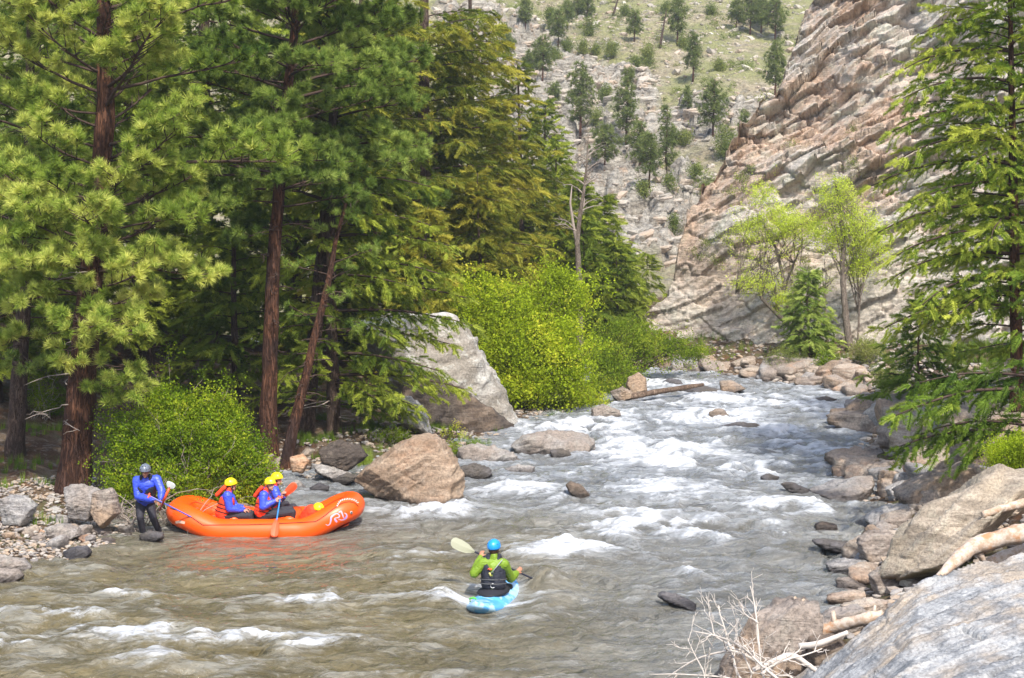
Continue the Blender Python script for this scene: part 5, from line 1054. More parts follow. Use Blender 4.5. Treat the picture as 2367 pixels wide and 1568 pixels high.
def hand(mb, wrist, d, palm_n, grip=None, sc=1.):
    """palm plus four bent fingers of unequal length and a thumb from the side of the palm"""
    d = unit(d); n = unit(np.asarray(palm_n)-d*np.dot(palm_n, d)); s = np.cross(d, n); w = np.asarray(wrist, float); pc = w+d*.045*sc
    ellips(mb, pc, np.array([.043, .018, .052])*sc, np.stack([s, n, d]))
    for k, (off, L) in enumerate([(-.030, .066), (-.010, .074), (.010, .070), (.029, .056)]):
        p = w+d*.082*sc+s*off*sc; c = (.55 if grip else .25); q = [p]; dd = d
        for i, f in enumerate((.42, .33, .25)):
            dd = unit(dd+n*c*(1+.5*i)); q.append(q[-1]+dd*L*f*sc*1.25)
        chain(mb, q, np.array([.0105, .0095, .009, .0075])*sc)
    t0 = w+d*.028*sc-s*.036*sc; t1 = t0+unit(d*.8-s*.75+n*.35)*.038*sc; t2 = t1+unit(d*.8-s*.05+n*.9)*.030*sc; chain(mb, [t0, t1, t2], np.array([.014, .012, .009])*sc)
def head(mb, c, f, up, sc=1.):
    f = unit(f); up = unit(up-f*np.dot(up, f)); r = np.cross(f, up); M = np.stack([r, f, up]); P = lambda x, y, z: np.asarray(c)+r*x*sc+f*y*sc+up*z*sc
    ellips(mb, P(0, -.01, .025), np.array([.076, .095, .100])*sc, M); ellips(mb, P(0, .025, -.045), np.array([.055, .066, .070])*sc, M)       # skull, jaw
    chain(mb, [P(0, .085, .012), P(0, .108, -.022), P(0, .092, -.034)], np.array([.010, .014, .012])*sc)                                          # nose
    ellips(mb, P(0, .082, -.060), np.array([.024, .012, .008])*sc, M); ellips(mb, P(0, .078, -.092), np.array([.02, .016, .016])*sc, M)     # mouth, chin
    for s in (-1, 1): ellips(mb, P(s*.076, -.008, -.012), np.array([.010, .020, .030])*sc, M); ellips(mb, P(s*.034, .076, .026), np.array([.022, .012, .007])*sc, M)
    return M, P
def helmet(name, c, f, up, mat, parent, rx=.108, ry=.128, rz=.118, brim=True, holes=None, sc=1.):
    f = unit(f); up = unit(up-f*np.dot(up, f)); r = np.cross(f, up); n, m = 40, 16; V = []
    for i in range(m):
        for j in range(n):
            th = j*2*math.pi/n; fr = math.cos(th)                                            # fr=1 front
            low = R(97)+R(14)*(-fr)*(1 if fr < 0 else .9)+R(7)*abs(math.sin(th))**4; ph = low*i/(m-1); rr = 1.0
            v = np.array([math.sin(ph)*math.sin(th)*rx, math.sin(ph)*fr*ry, math.cos(ph)*rz])*rr
            if brim and fr > .35 and i >= m-2: v = v*(1+.10*(fr-.35)*(1 if i == m-1 else .5)); 
            if abs(math.sin(th)) < .5 and False: pass
            V.append(v)
    V = np.array(V); rid = 1+.018*np.cos(np.arctan2(V[:, 0], V[:, 1]+1e-6)*6)*(V[:, 2] > .02); V = V*rid[:, None]; I = V*np.array([.92, .93, .93]); A = np.vstack([V, I]); k = n*m
    Q = []
    for i in range(m-1):
        for j in range(n): a, b = i*n+j, i*n+(j+1) % n; Q.append([a, b, b+n, a+n]); Q.append([k+a, k+a+n, k+b+n, k+b])
    for j in range(n): a, b = (m-1)*n+j, (m-1)*n+(j+1) % n; Q.append([a, b, k+b, k+a])
    o = mk(name, np.asarray(c)+up*.012+(A*sc)@np.stack([r, f, up]), None, np.array(Q), mat, parent)
    hb = MB()                                                                               # vent holes: dark ovals set in the shell
    for (x, y, z) in [(.055, .10, .045), (-.055, .10, .045), (.095, .03, .05), (-.095, .03, .05), (.03, .06, .098), (-.03, .06, .098), (.09, -.06, .05), (-.09, -.06, .05)]:
        v = np.array([x, y, z]); v = v/np.sqrt((v[0]/rx)**2+(v[1]/ry)**2+(v[2]/rz)**2)*1.006; Vv, F = ico(1); nn = unit(v); ellips(hb, np.asarray(c)+up*.012+(v*sc)@np.stack([r, f, up]), np.array([.014, .007, .003])*sc, np.stack([unit(np.cross(nn, [0, 0, 1])), unit(np.cross(np.cross(nn, [0, 0, 1]), nn)), nn])@np.stack([r, f, up]))
    hb.build('vent', MATS['black_rubber'], o); return o
def build_person(name_label, J, C, loc, vest=None, sc=1., voxel=.011, hair=None, grip=True, boots=True, skirt=False):
    """J: joint dict (world). C: material dict"""
    o = thing('person', name_label, 'person', loc); g = lambda k: np.asarray(J[k], float)
    pel, che, nec, hed = g('pel'), g('che'), g('nec'), g('hed'); mb = MB()
    fwd = unit(J['face']); up = unit(J.get('hup', hed-nec))
    chain(mb, [pel, (pel+che)/2, che, nec], [.13, .12, .13, .06]); capsule(mb, nec, hed-up*.03, .055, .055)
    for s in 'lr':
        sh, el, wr = g(s+'sh'), g(s+'el'), g(s+'wr'); chain(mb, [che*.6+nec*.4, sh, el, wr], [.07, .062, .045, .03]); hd = J.get(s+'hd', wr-el); hand(mb, wr, hd, J.get(s+'pn', [0, 0, -1]), grip, sc=.98)
        hp, kn, an, to = g(s+'hp'), g(s+'kn'), g(s+'an'), g(s+'to'); chain(mb, [pel, hp, kn, an], [.11, .095, .06, .043]); chain(mb, [an, to], [.042, .03])
    M, P = head(mb, hed, fwd, up, sc); solid('body', mb, C['skin'], o, .0085, 2)
    e = MB(); [ellips(e, P(s*.033, .0845, .010), np.array([.012, .006, .007]), M) for s in (-1, 1)]; e.build('eyes', MATS['black_rubber'], o)
    if hair is not None:
        h = MB(); ellips(h, P(0, -.025, -.015), np.array([.083, .085, .085]), M); solid('hair', h, hair, o, .012, 2, .004)
    j = MB(); tor = lambda e_: chain(j, [pel+unit(che-pel)*.02, pel*.6+che*.4, che], [.135+e_, .13+e_, .15+e_])
    sd = unit(g('rsh')-g('lsh'))
    tor(.015); capsule(j, che+sd*.075, che-sd*.075, .125, .125); capsule(j, pel+sd*.05+unit(che-pel)*.03, pel-sd*.05+unit(che-pel)*.03, .135, .135); capsule(j, nec-unit(nec-che)*.02, nec+up*.02, .075, .068)
    for s in 'lr':
        sh, el, wr = g(s+'sh'), g(s+'el'), g(s+'wr'); chain(j, [che*.5+nec*.5, sh, sh*.45+el*.55, el, el*.35+wr*.65, wr-unit(wr-el)*.01], [.088, .094, .084, .080, .068, .046])
    solid('jacket', j, C['jacket'], o, voxel, 6, .006, hash(name_label) % 50)
    t = MB(); capsule(t, pel+sd*.045, pel-sd*.045, .138, .138)
    for s in 'lr': hp, kn, an = g(s+'hp'), g(s+'kn'), g(s+'an'); chain(t, [pel, hp, hp*.5+kn*.5, kn, kn*.5+an*.5, an], [.12, .112, .095, .075, .07, .056])
    solid('trousers', t, C['pants'], o, voxel, 4, .003)
    if boots:
        b = MB()
        for s in 'lr': an, to = g(s+'an'), g(s+'to'); chain(b, [an+unit(g(s+'kn')-an)*.06, an, to], [.055, .055, .042]); capsule(b, an-[0, 0, .03], to-[0, 0, .01], .04, .036)
        solid('boots', b, C['boot'], o, .011, 1)
    cf = J.get('cf', fwd); cf = unit(np.asarray(cf)-unit(che-pel)*np.dot(cf, unit(che-pel)))
    if vest:
        v = MB(); ax = unit(che-pel); lo, hi = vest.get('lo', .30), vest.get('hi', 1.12); a = pel+(che-pel)*lo; b = pel+(che-pel)*hi
        for q in ((-1, 0), (1, 0), (0, 0)): capsule(v, a+sd*q[0]*.07+cf*.01, b+sd*q[0]*.075+cf*.01, .145, .140)
        for q in (-1, 1): capsule(v, a+sd*q*.06-cf*.06, b+sd*q*.06-cf*.05, .11, .11); capsule(v, a+sd*q*.06+cf*.075, b+sd*q*.06+cf*.065, .10, .095); capsule(v, b+sd*q*.08-cf*.06, nec+sd*q*.09+ax*.02, .055, .045); capsule(v, b+sd*q*.08+cf*.07, nec+sd*q*.09+ax*.02, .05, .045)
        vo = solid('life_vest', v, C['vest'], o, .012, 2, .006)
        # webbing bands round the vest
        wb = MB()
        for hh in vest.get('bands', (.45, .72, .98)):
            c_ = pel+(che-pel)*hh+cf*.01; an_ = np.linspace(0, 2*math.pi, 33); ring = c_+np.cos(an_)[:, None]*sd*.222+np.sin(an_)[:, None]*cf*.195; wb.tube(ring, .010, 5, cap=False)
        wb.build('strap', C.get('strap', MATS['black_rubber']), vo)
        if vest.get('pillow'): pm = MB(); q = nec-cf*.105+ax*.03; [capsule(pm, q+sd*w_, q-cf*.11-ax*.19+sd*w_, .045, .04) for w_ in np.linspace(-.11, .11, 6)]; solid('collar_pillow', pm, C['vest'], vo, .012, 2, .004)
        if vest.get('pocket'): pm = MB(); q = pel+(che-pel)*.62+cf*.20; capsule(pm, q+sd*.06, q-sd*.06, .055, .055); capsule(pm, q+sd*.05-ax*.05, q-sd*.05-ax*.05, .05, .05); solid('pocket', pm, C['pocket'], vo, .012, 2)
    helmet('helmet', hed+up*.03-fwd*.005, fwd, up, C['helmet'], o, sc=1.05)
    st = MB(); 
    for s in (-1, 1): st.tube([P(s*.088, .0, .02), P(s*.078, .02, -.05), P(s*.03, .055, -.115), P(0, .06, -.12)], .006, 5)
    st.build('chin_strap', MATS['black_rubber'], o)
    return o
def paddle(label, top, bot, bl, mshaft, mblade, grip=True, bw=.10, nrm=(0, -1, 0), double=None, name='paddle', gm=None):
    """shaft from top to bot, blade beyond bot of length bl"""
    top = np.asarray(top, float); bot = np.asarray(bot, float); d = unit(bot-top); o = thing(name, label, 'paddle', top); s = MB(); s.tube(np.array([top, (top+bot)/2, bot, bot+d*.05]), .0165, 10); s.build('shaft', mshaft, o)
    n = unit(np.asarray(nrm, float)-d*np.dot(nrm, d)); w = np.cross(d, n)
    def blade(p0, dd):
        us = np.linspace(0, 1, 22); prof = np.interp(us, [0, .12, .3, .6, .85, .96, 1], [.16, .45, .82, 1, .95, .62, .15])*bw; vs = np.linspace(-1, 1, 11); V = []
        for sgn in (1, -1):
            for u, wd in zip(us, prof):
                for v in vs: rib = .012*math.exp(-(v*5)**2)*(1-u*.8); th = .005*(1-v*v)+.001; V.append(p0+dd*u*bl+w*v*wd+n*(sgn*(th+rib)-.02*v*v*.6+.02*u*u*0))
        V = np.array(V); nu, nv = len(us), len(vs); Q = []
        for i in range(nu-1):
            for j in range(nv-1): a = i*nv+j; Q.append([a, a+1, a+nv+1, a+nv]); b = a+nu*nv; Q.append([b, b+nv, b+nv+1, b+1])
        k = nu*nv
        for i in range(nu-1):
            for j in (0, nv-1): a = i*nv+j; Q.append([a, a+nv, a+nv+k, a+k])
        for i in (0, nu-1):
            for j in range(nv-1): a = i*nv+j; Q.append([a, a+1, a+1+k, a+k])
        mk('blade', V, None, np.array(Q), mblade, o)
    blade(bot, d)
    if double: blade(top, -d)
    if grip: g = MB(); capsule(g, top-w*.045, top+w*.045, .017, .017); capsule(g, top, top+d*.07, .018, .017); solid('grip', g, gm or mblade, o, .008, 1)
    return o
# ---------------------------------------------------------------- raft
def raft_path(n=160):
    hl, hw = 1.86, .74; P = []
    for i in range(n):
        a = 2*math.pi*i/n; e = .62; c, s = math.cos(a), math.sin(a); x = np.sign(c)*abs(c)**e*hl; y = np.sign(s)*abs(s)**e*hw
        k = sst(.75, 1.9, np.array([abs(x)]))[0]; z = .085+(.40 if x > 0 else .31)*k; x *= (1-.02*k); P.append([RX+x, RY+y, z])
    return np.array(P)
def build_raft():
    org = plain('orange_raft_rubber', (.90, .10, .004), .38, .5, 3, .06, .15, .01); inn = plain('raft_floor_orange', (.62, .085, .015), .5, .4, 4, .1); blk = MATS['black_rubber']
    o = thing('raft', 'orange inflatable raft with upturned ends nosed against the left bank', 'raft', (RX, RY, 0)); P = raft_path(); n = len(P); P2 = np.vstack([P, P[:1]]); r = np.full(n+1, .255)
    mb = MB(); t = np.roll(P, -1, 0)-np.roll(P, 1, 0); t /= np.linalg.norm(t, axis=1)[:, None]; x = np.cross(t, [0, 0, 1.]); x /= np.linalg.norm(x, axis=1)[:, None]; y = np.cross(x, t); S = 28; an = np.arange(S)*2*math.pi/S
    V = (P[:, None]+.255*(np.cos(an)[None, :, None]*x[:, None]+np.sin(an)[None, :, None]*y[:, None])).reshape(-1, 3); i = np.arange(n)[:, None]; j = np.arange(S)[None]; Q = np.stack([i*S+j, i*S+(j+1) % S, ((i+1) % n)*S+(j+1) % S, ((i+1) % n)*S+j], -1).reshape(-1, 4)
    tube = mk('tube', V, None, Q[:, ::-1], org, o)
    bv = BVHTree.FromPolygons([Vector(v) for v in V], [list(map(int, q)) for q in Q])
    def hit(cx, cy, k, ox, oy, off=.006):
        d = ray((ox+cx/k)*2367/2500, (oy+cy/k)*2367/2500); h = bv.ray_cast(Vector(CAM), Vector(d).normalized())
        if h[0] is None: return None
        nn = h[1] if h[1].dot(Vector(d)) < 0 else -h[1]; return np.array(h[0]+nn*off)
    # floor and thwarts
    fl = MB(); V0 = np.array([[RX+dx, RY+dy, .03+.26*sst(1.2, 1.9, np.array([abs(dx)]))[0]] for dx in np.linspace(-1.8, 1.8, 31) for dy in np.linspace(-.62, .62, 9)]); Qf = [[a*9+b, a*9+b+1, (a+1)*9+b+1, (a+1)*9+b] for a in range(30) for b in range(8)]; V1 = V0-[0, 0, .08]; kf = len(V0)
    mk('floor', np.vstack([V0, V1]), None, np.array(Qf+[[kf+q for q in f][::-1] for f in Qf]), inn, o)
    for dx in (-.62, .55): m = MB(); m.tube(np.array([[RX+dx, RY-.62, .20], [RX+dx, RY-.3, .20], [RX+dx, RY+.3, .20], [RX+dx, RY+.62, .20]]), .17, 18); m.build('thwart', org, o)
    # seam welts, grab cord, valves, rope and marks
    pts = [(560, 545), (640, 570), (720, 610), (780, 650), (830, 684), (1000, 684), (1200, 683), (1400, 676), (1600, 666), (1760, 656), (1800, 632), (1850, 596), (1900, 556), (1950, 520), (1990, 500), (2040, 492), (2080, 502), (2110, 530)]
    cord = [p for p in (hit(a, b, 3.381, 250, 1080, .009) for a, b in np.array([pts[0]]+[((1-u)*np.array(pts[i])+u*np.array(pts[i+1])) for i in range(len(pts)-1) for u in (.33, .66, 1.)])) if p is not None]
    m = MB(); m.tube(np.array(cord), .007, 6); m.build('grab_cord', blk, o)
    for f in (P[:, 2] < 9,):
        m = MB(); ph = R(150); c = P+.257*(math.cos(ph)*x+math.sin(ph)*y); m.tube(np.vstack([c, c[:1]]), .006, 5, cap=False); m.build('seam', MATS['dark_orange'], o)
    for (a, b, kk, ox, oy) in [(1878, 765, 14.79, 730, 1200), (757, 1096, 7.128, 300, 1110)]:
        p = hit(a, b, kk, ox, oy, .004)
        if p is not None: m = MB(); q = hit(a, b, kk, ox, oy, .018); m.tube(np.array([p, q]), .032, 16); v = m.build('valve', MATS['grey_plastic'], o); m = MB(); m.tube(np.array([q, q+(q-p)*.4]), .018, 12); m.build('valve_cap', MATS['dark_grey'], v)
    def ribbon(nm, pl, wd, mat, kk, ox, oy):
        pl = np.array(pl, float); t = np.linspace(0, len(pl)-1, len(pl)*6); C_ = np.stack([np.interp(t, np.arange(len(pl)), pl[:, i]) for i in range(2)], -1)
        for _ in range(3): C_[1:-1] = (C_[:-2]+2*C_[1:-1]+C_[2:])/4
        tg = np.gradient(C_, axis=0); tg /= np.linalg.norm(tg, axis=1)[:, None]+1e-9; nr = np.stack([-tg[:, 1], tg[:, 0]], -1); W_ = np.interp(t, np.linspace(0, len(pl)-1, len(wd)), wd)
        A = [hit(*(c-n_*w_/2), kk, ox, oy, .0035) for c, n_, w_ in zip(C_, nr, W_)]; B_ = [hit(*(c+n_*w_/2), kk, ox, oy, .0035) for c, n_, w_ in zip(C_, nr, W_)]; ok = [i for i in range(len(A)) if A[i] is not None and B_[i] is not None]
        if len(ok) < 2: return None
        V = np.array([A[i] for i in ok]+[B_[i] for i in ok]); k = len(ok); return V, [[i, i+1, i+1+k, i+k] for i in range(k-1)]
    lv, bl_ = plain('lilac_paint', (.80, .40, .52), .5), plain('blue_violet_paint', (.42, .32, .75), .5); a3 = (14.79, 730, 1200)
    marks = [([(960, 1190), (1040, 1232), (1110, 1190), (1140, 1100), (1150, 1000), (1165, 920), (1250, 850), (1340, 805), (1420, 800)], [26, 34, 50, 60, 62, 44, 34], lv), ([(1150, 1060), (1155, 990), (1170, 930)], [30, 52, 30], bl_), ([(1370, 800), (1450, 850), (1465, 910), (1400, 950), (1300, 960)], [34, 44, 44, 26], lv), ([(1300, 960), (1290, 1000), (1330, 1060), (1370, 1115)], [30, 60, 84, 60], lv), ([(1300, 1010), (1330, 1055), (1355, 1090)], [20, 46, 20], bl_),
             ([(1425, 760), (1520, 715), (1550, 790), (1585, 890), (1610, 960)], [40, 56, 52, 46, 34], lv), ([(1420, 1000), (1520, 1035), (1620, 1022), (1700, 960), (1730, 880), (1700, 810), (1630, 780)], [20, 40, 56, 70, 60, 44, 18], lv), ([(1600, 1000), (1680, 965), (1715, 900), (1705, 840)], [20, 50, 50, 18], bl_)]
    for i, (pl, wd, mat) in enumerate(marks):
        r_ = ribbon('emblem', pl, wd, mat, *a3)
        if r_: V_, Q_ = r_; V_ = V_+(CAM-V_)/np.linalg.norm(CAM-V_, axis=1)[:, None]*(.003 if mat is bl_ else 0); mk('emblem', V_, None, np.array(Q_), mat, o)
    r_ = ribbon('patch', [(915, 1180), (1000, 1170), (1080, 1190)], [44, 48, 44], None, 7.128, 300, 1110)
    if r_: mk('patch', r_[0], None, np.array(r_[1]), plain('pale_patch', (.85, .55, .40), .5), o)
    rp = [(1370, 560), (1400, 490), (1440, 420), (1500, 360), (1580, 325), (1680, 300), (1780, 290), (1880, 300), (1960, 325), (2040, 360), (2110, 420)]; P3 = [hit(*p, *a3, .014) for p in rp]; P3 = [p for p in P3 if p is not None]
    if len(P3) > 3:
        tt = np.linspace(0, len(P3)-1, 90); C_ = np.stack([np.interp(tt, np.arange(len(P3)), np.array(P3)[:, i]) for i in range(3)], -1); m = MB(); m2 = MB()
        for k, mm in ((0, m), (math.pi, m2)): mm.tube(C_+.012*np.stack([np.cos(tt*7+k), np.sin(tt*7+k)*.5, np.sin(tt*7+k)], -1), .010, 6)
        rr = m.build('bow_rope', plain('white_rope', (.8, .75, .72), .8), o); m2.build('bow_rope', plain('red_rope', (.6, .10, .06), .8), o)
    return o
def build_kayak(C, cK, head_dir):
    f = unit(head_dir); s = np.array([f[1], -f[0], 0]); o = thing('kayak', 'light blue whitewater kayak half swamped by the current', 'kayak', cK); us = np.linspace(-1, 1, 61); vs = np.arange(28)*2*math.pi/28; V = []
    for u in us:
        w = .335*max(0, 1-abs(u)**2.6)**.62+.004; hk = .02+.20*abs(u)**2.5 ; top = .17*(1-.55*abs(u)**1.6)+(.03 if abs(u) < .35 else 0); bot = .17*max(0, 1-abs(u)**3)**.7+.01
        for a in vs: c_, s_ = math.cos(a), math.sin(a); V.append(cK+f*u*1.15+s*c_*w+np.array([0, 0, hk+(top*s_ if s_ > 0 else bot*s_)*(1-.15*abs(c_))+.03]))
    V = np.array(V); Q = [[i*28+j, i*28+(j+1) % 28, (i+1)*28+(j+1) % 28, (i+1)*28+j] for i in range(60) for j in range(28)]
    t = NT('kayak_plastic'); p = t.pos(); n = t.noise(p, 3.5, 3, .5, .8); x = t.n('ShaderNodeTexCoord').outputs['Object']; c = t.mix(t.step(n, .42, .55), (.09, .36, .72), (.38, .62, .80)); c = t.mix(t.step(t.noise(p, 2.2, 2), .66, .70), c, (.03, .36, .42)); mat = t.done(t.bsdf(c, .25, None, .5))
    k = len(V); V = np.vstack([V, V[:28].mean(0), V[-28:].mean(0)]); T = [[(j+1) % 28, j, k] for j in range(28)]+[[60*28+j, 60*28+(j+1) % 28, k+1] for j in range(28)]
    mk('hull', V, np.array(T), np.array(Q), mat, o)
    m = MB(); an = np.linspace(0, 2*math.pi, 40); m.tube(cK+f*.02+np.cos(an)[:, None]*f*.43+np.sin(an)[:, None]*s*.25+np.array([0, 0, .235]), .018, 8, cap=False); m.build('cockpit_rim', MATS['black_rubber'], o)
    m = MB(); us2 = np.linspace(0, 1, 8); VV = [cK+f*.02+np.array([0, 0, .245+.07*(1-r_**2)])+f*.42*r_*math.cos(a)+s*.245*r_*math.sin(a) for r_ in us2 for a in an[:-1]]; QQ = [[i*39+j, i*39+(j+1) % 39, (i+1)*39+(j+1) % 39, (i+1)*39+j] for i in range(7) for j in range(39)]; mk('spray_skirt', np.array(VV), None, np.array(QQ), MATS['black_cloth'], o)
    # green end grip loop and white deck lettering strokes
    m = MB(); q = cK-f*.88+np.array([0, 0, .24]); m.tube(np.array([q-s*.16, q-s*.17+[0, 0, .05], q-s*.10+[0, 0, .075], q-s*.05+[0, 0, .05]]), .016, 8); m.build('grab_loop', plain('green_webbing', (.10, .55, .06), .6), o)
    return o
def build_actors():
    for nm, c, r in [('black_rubber', (.012, .012, .014), .55), ('grey_plastic', (.35, .36, .36), .4), ('dark_grey', (.08, .08, .08), .5), ('dark_orange', (.35, .03, .01), .5)]: plain(nm, c, r)
    plain('black_cloth', (.022, .022, .028), .8, .3, 25, .35)
    blue = plain('blue_splash_jacket', (.045, .085, .62), .42, .5, 14, .25, .35, .02); skin = plain('skin', (.46, .235, .165), .55, .4, 30, .1); skin2 = plain('tanned_skin', (.42, .19, .11), .55, .4, 30, .1)
    pants = plain('dark_neoprene', (.035, .033, .042), .75, .3, 20, .3); vest = plain('orange_red_vest_cloth', (.78, .065, .02), .7, .3, 20, .12); yel = plain('yellow_helmet_shell', (.78, .62, .008), .3, .5); gry = plain('grey_helmet_shell', (.13, .15, .19), .25, .6); bh = plain('blue_helmet_shell', (.02, .29, .78), .28, .5)
    green = plain('lime_green_paddling_jacket', (.17, .27, .016), .5, .4, 14, .2, .35, .02); bvest = plain('black_buoyancy_vest', (.022, .024, .035), .7, .35, 18, .4); maroon = plain('maroon_pocket_cloth', (.14, .035, .035), .8); brown = plain('brown_hair', (.07, .035, .02), .8, .2, 60, .4, .6, .01)
    bshaft = plain('blue_paddle_shaft', (.03, .20, .50), .35); pur = plain('violet_blue_shaft', (.12, .13, .45), .35); red = plain('orange_red_blade', (.85, .10, .03), .4); mshaft = plain('maroon_shaft', (.25, .02, .03), .4); wht = plain('greyish_white_blade', (.50, .52, .50), .5); bone = plain('cream_blade', (.34, .34, .24), .45); bshaft2 = plain('black_carbon_shaft', (.02, .02, .035), .35)
    build_raft()
    # ---- guide: joints from the view (crop scale 7.128, origin 300,1110)
    g = lambda a, b, Y: at((300+a/7.128)/1.0562, (1110+b/7.128)/1.0562, Y)
    fz = max(0., 0.02)
    J = dict(pel=g(395, 800, 32.75), che=g(400, 520, 32.55), nec=g(405, 390, 32.50), hed=g(390, 295, 32.36), lsh=g(245, 450, 32.58), lel=g(262, 730, 32.50), lwr=g(535, 800, 32.25), rsh=g(590, 430, 32.55), rel=g(675, 640, 32.45), rwr=g(655, 775, 32.30),
             lhp=g(310, 850, 32.75), lkn=g(300, 1090, 32.55), lan=g(355, 1385, 32.75), lto=g(370, 1425, 32.55), rhp=g(470, 850, 32.8), rkn=g(520, 1090, 32.65), ran=g(640, 1360, 32.95), rto=g(665, 1400, 32.8), face=(-.05, -.92, -.32), hup=(0, -.30, .95), cf=(.1, -1, 0), lhd=(.9, -.1, -.35), rhd=(.1, -.2, -1), lpn=(0, -.2, -1), rpn=(-.6, 0, 0))
    build_person('person in a blue jacket and grey helmet bending over the raft end', J, dict(skin=skin2, jacket=blue, pants=pants, vest=bvest, pocket=maroon, helmet=gry, boot=MATS['black_cloth']), (J['lan'][0], J['lan'][1], 0), vest=dict(lo=.35, hi=.85, pocket=True, bands=(.5,)))
    paddle('blue-shafted paddle held by the standing person, its blade down inside the raft', g(452, 715, 32.1), g(1195, 1092, 32.62), .42, pur, red, nrm=(.3, -1, .6))
    paddle('red paddle with a pale grey blade held upright beside the standing person', g(640, 975, 32.25), g(800, 600, 32.20), .155, mshaft, wht, grip=False, bw=.10, nrm=(0, -1, .2))
    m = MB(); m.tube(np.array([g(700, 830, 32.22), g(804, 590, 32.19)]), .024, 8)
    sl = [o for o in bpy.data.objects if o.get('label', '').startswith('red paddle with a pale')][0]; m.build('sleeve', red, sl)
    # ---- paddlers (crop scale 8.709, origin 510,1140)
    h = lambda a, b, Y: at((510+a/8.709)/1.0562, (1140+b/8.709)/1.0562, Y)
    Yn, Yf = 33.0, 34.15; CP = dict(skin=skin, jacket=blue, pants=pants, vest=vest, helmet=yel, boot=MATS['black_cloth'])
    J = dict(pel=h(310, 1000, Yn), che=h(400, 690, Yn), nec=h(430, 500, Yn), hed=h(470, 400, Yn), lsh=h(420, 600, Yn+.19), lel=h(560, 860, Yn+.2), lwr=h(760, 880, Yn+.1), rsh=h(395, 610, Yn-.19), rel=h(440, 890, Yn-.21), rwr=h(720, 925, Yn-.08),
             lhp=h(330, 1010, Yn+.1), lkn=h(900, 990, Yn+.14), lan=h(1050, 1180, Yn+.2), lto=h(1180, 1200, Yn+.2), rhp=h(330, 1030, Yn-.09), rkn=h(870, 1040, Yn-.06), ran=h(930, 1260, Yn), rto=h(1100, 1290, Yn), face=(1, .35, -.06), hup=(-.05, 0, 1), cf=(1, 0, 0), lhd=(1, 0, -.2), rhd=(1, .1, 0), lpn=(0, -.4, -1), rpn=(0, .3, -1))
    build_person('person in a yellow helmet sitting alone nearest the standing guide', J, CP, (J['pel'][0], Yn, .3), vest=dict(lo=.0, hi=.9, pillow=True, bands=(.1, .35, .6)), hair=brown)
    paddle('paddle with an orange-red grip held down by the person nearest the guide', h(800, 850, Yn-.06), h(785, 1010, Yn-.02), .42, MATS['grey_plastic'], red, nrm=(0, -1, 0), bw=.07)
    J = dict(pel=h(1130, 1010, Yn), che=h(1180, 720, Yn), nec=h(1220, 500, Yn), hed=h(1300, 385, Yn-.04), lsh=h(1210, 600, Yn+.18), lel=h(1330, 800, Yn+.18), lwr=h(1420, 740, Yn+.05), rsh=h(1165, 600, Yn-.19), rel=h(1150, 850, Yn-.26), rwr=h(1400, 725, Yn-.18),
             lhp=h(1150, 1020, Yn+.1), lkn=h(1730, 900, Yn+.16), lan=h(1800, 1200, Yn+.2), lto=h(1930, 1230, Yn+.2), rhp=h(1150, 1030, Yn-.09), rkn=h(1780, 960, Yn-.06), ran=h(1750, 1250, Yn-.02), rto=h(1900, 1280, Yn), face=(.78, -.62, -.08), hup=(.05, 0, 1), cf=(1, -.25, 0), lhd=(.9, -.2, .4), rhd=(.75, 0, .62), lpn=(.2, -.6, -.4), rpn=(.4, .5, -.3))
    build_person('person in a yellow helmet facing the viewer and gripping a blue-shafted paddle', J, CP, (J['pel'][0], Yn, .3), vest=dict(lo=.15, hi=.95, pillow=True, bands=(.2, .45, .7)))
    paddle('paddle with a blue shaft and orange blade hanging over the side of the raft', h(1520, 640, Yn-.16), h(1447, 1095, Yn-.50), .44, bshaft, red, nrm=(.25, -1, .2), bw=.085)
    J = dict(pel=h(1330, 980, Yf), che=h(1370, 640, Yf-.05), nec=h(1400, 380, Yf-.05), hed=h(1445, 275, Yf-.05), lsh=h(1400, 480, Yf+.15), lel=h(1500, 700, Yf+.2), lwr=h(1600, 640, Yf-.1), rsh=h(1400, 490, Yf-.24), rel=h(1480, 720, Yf-.32), rwr=h(1530, 600, Yf-.55),
             lhp=h(1360, 960, Yf+.1), lkn=h(1800, 850, Yf+.1), lan=h(1850, 1100, Yf), lto=h(1950, 1130, Yf), rhp=h(1360, 970, Yf-.1), rkn=h(1640, 790, Yf-.15), ran=h(1760, 1100, Yf-.2), rto=h(1880, 1130, Yf-.2), face=(1, -.15, -.12), hup=(.05, 0, 1), cf=(1, 0, 0), lhd=(.6, -.3, .5), rhd=(.5, -.5, .6), lpn=(0, -.5, -.5), rpn=(.3, .5, -.5))
    build_person('person in a yellow helmet seated on the far tube behind another paddler', J, CP, (J['pel'][0], Yf, .3), vest=dict(lo=.1, hi=.88, pillow=True, bands=(.3, .6)), hair=brown)
    paddle('paddle with its orange-red blade raised to the right by the paddler on the far tube', h(1440, 745, Yf-.52), h(1580, 615, Yf-.56), .40, bshaft, red, grip=False, nrm=(.1, -1, .3), bw=.085)
    # ---- paddler crouched low in the bow (crop scale 14.79, origin 730,1200)
    q = lambda a, b, Y: at((730+a/14.79)/1.0562, (1200+b/14.79)/1.0562, Y)
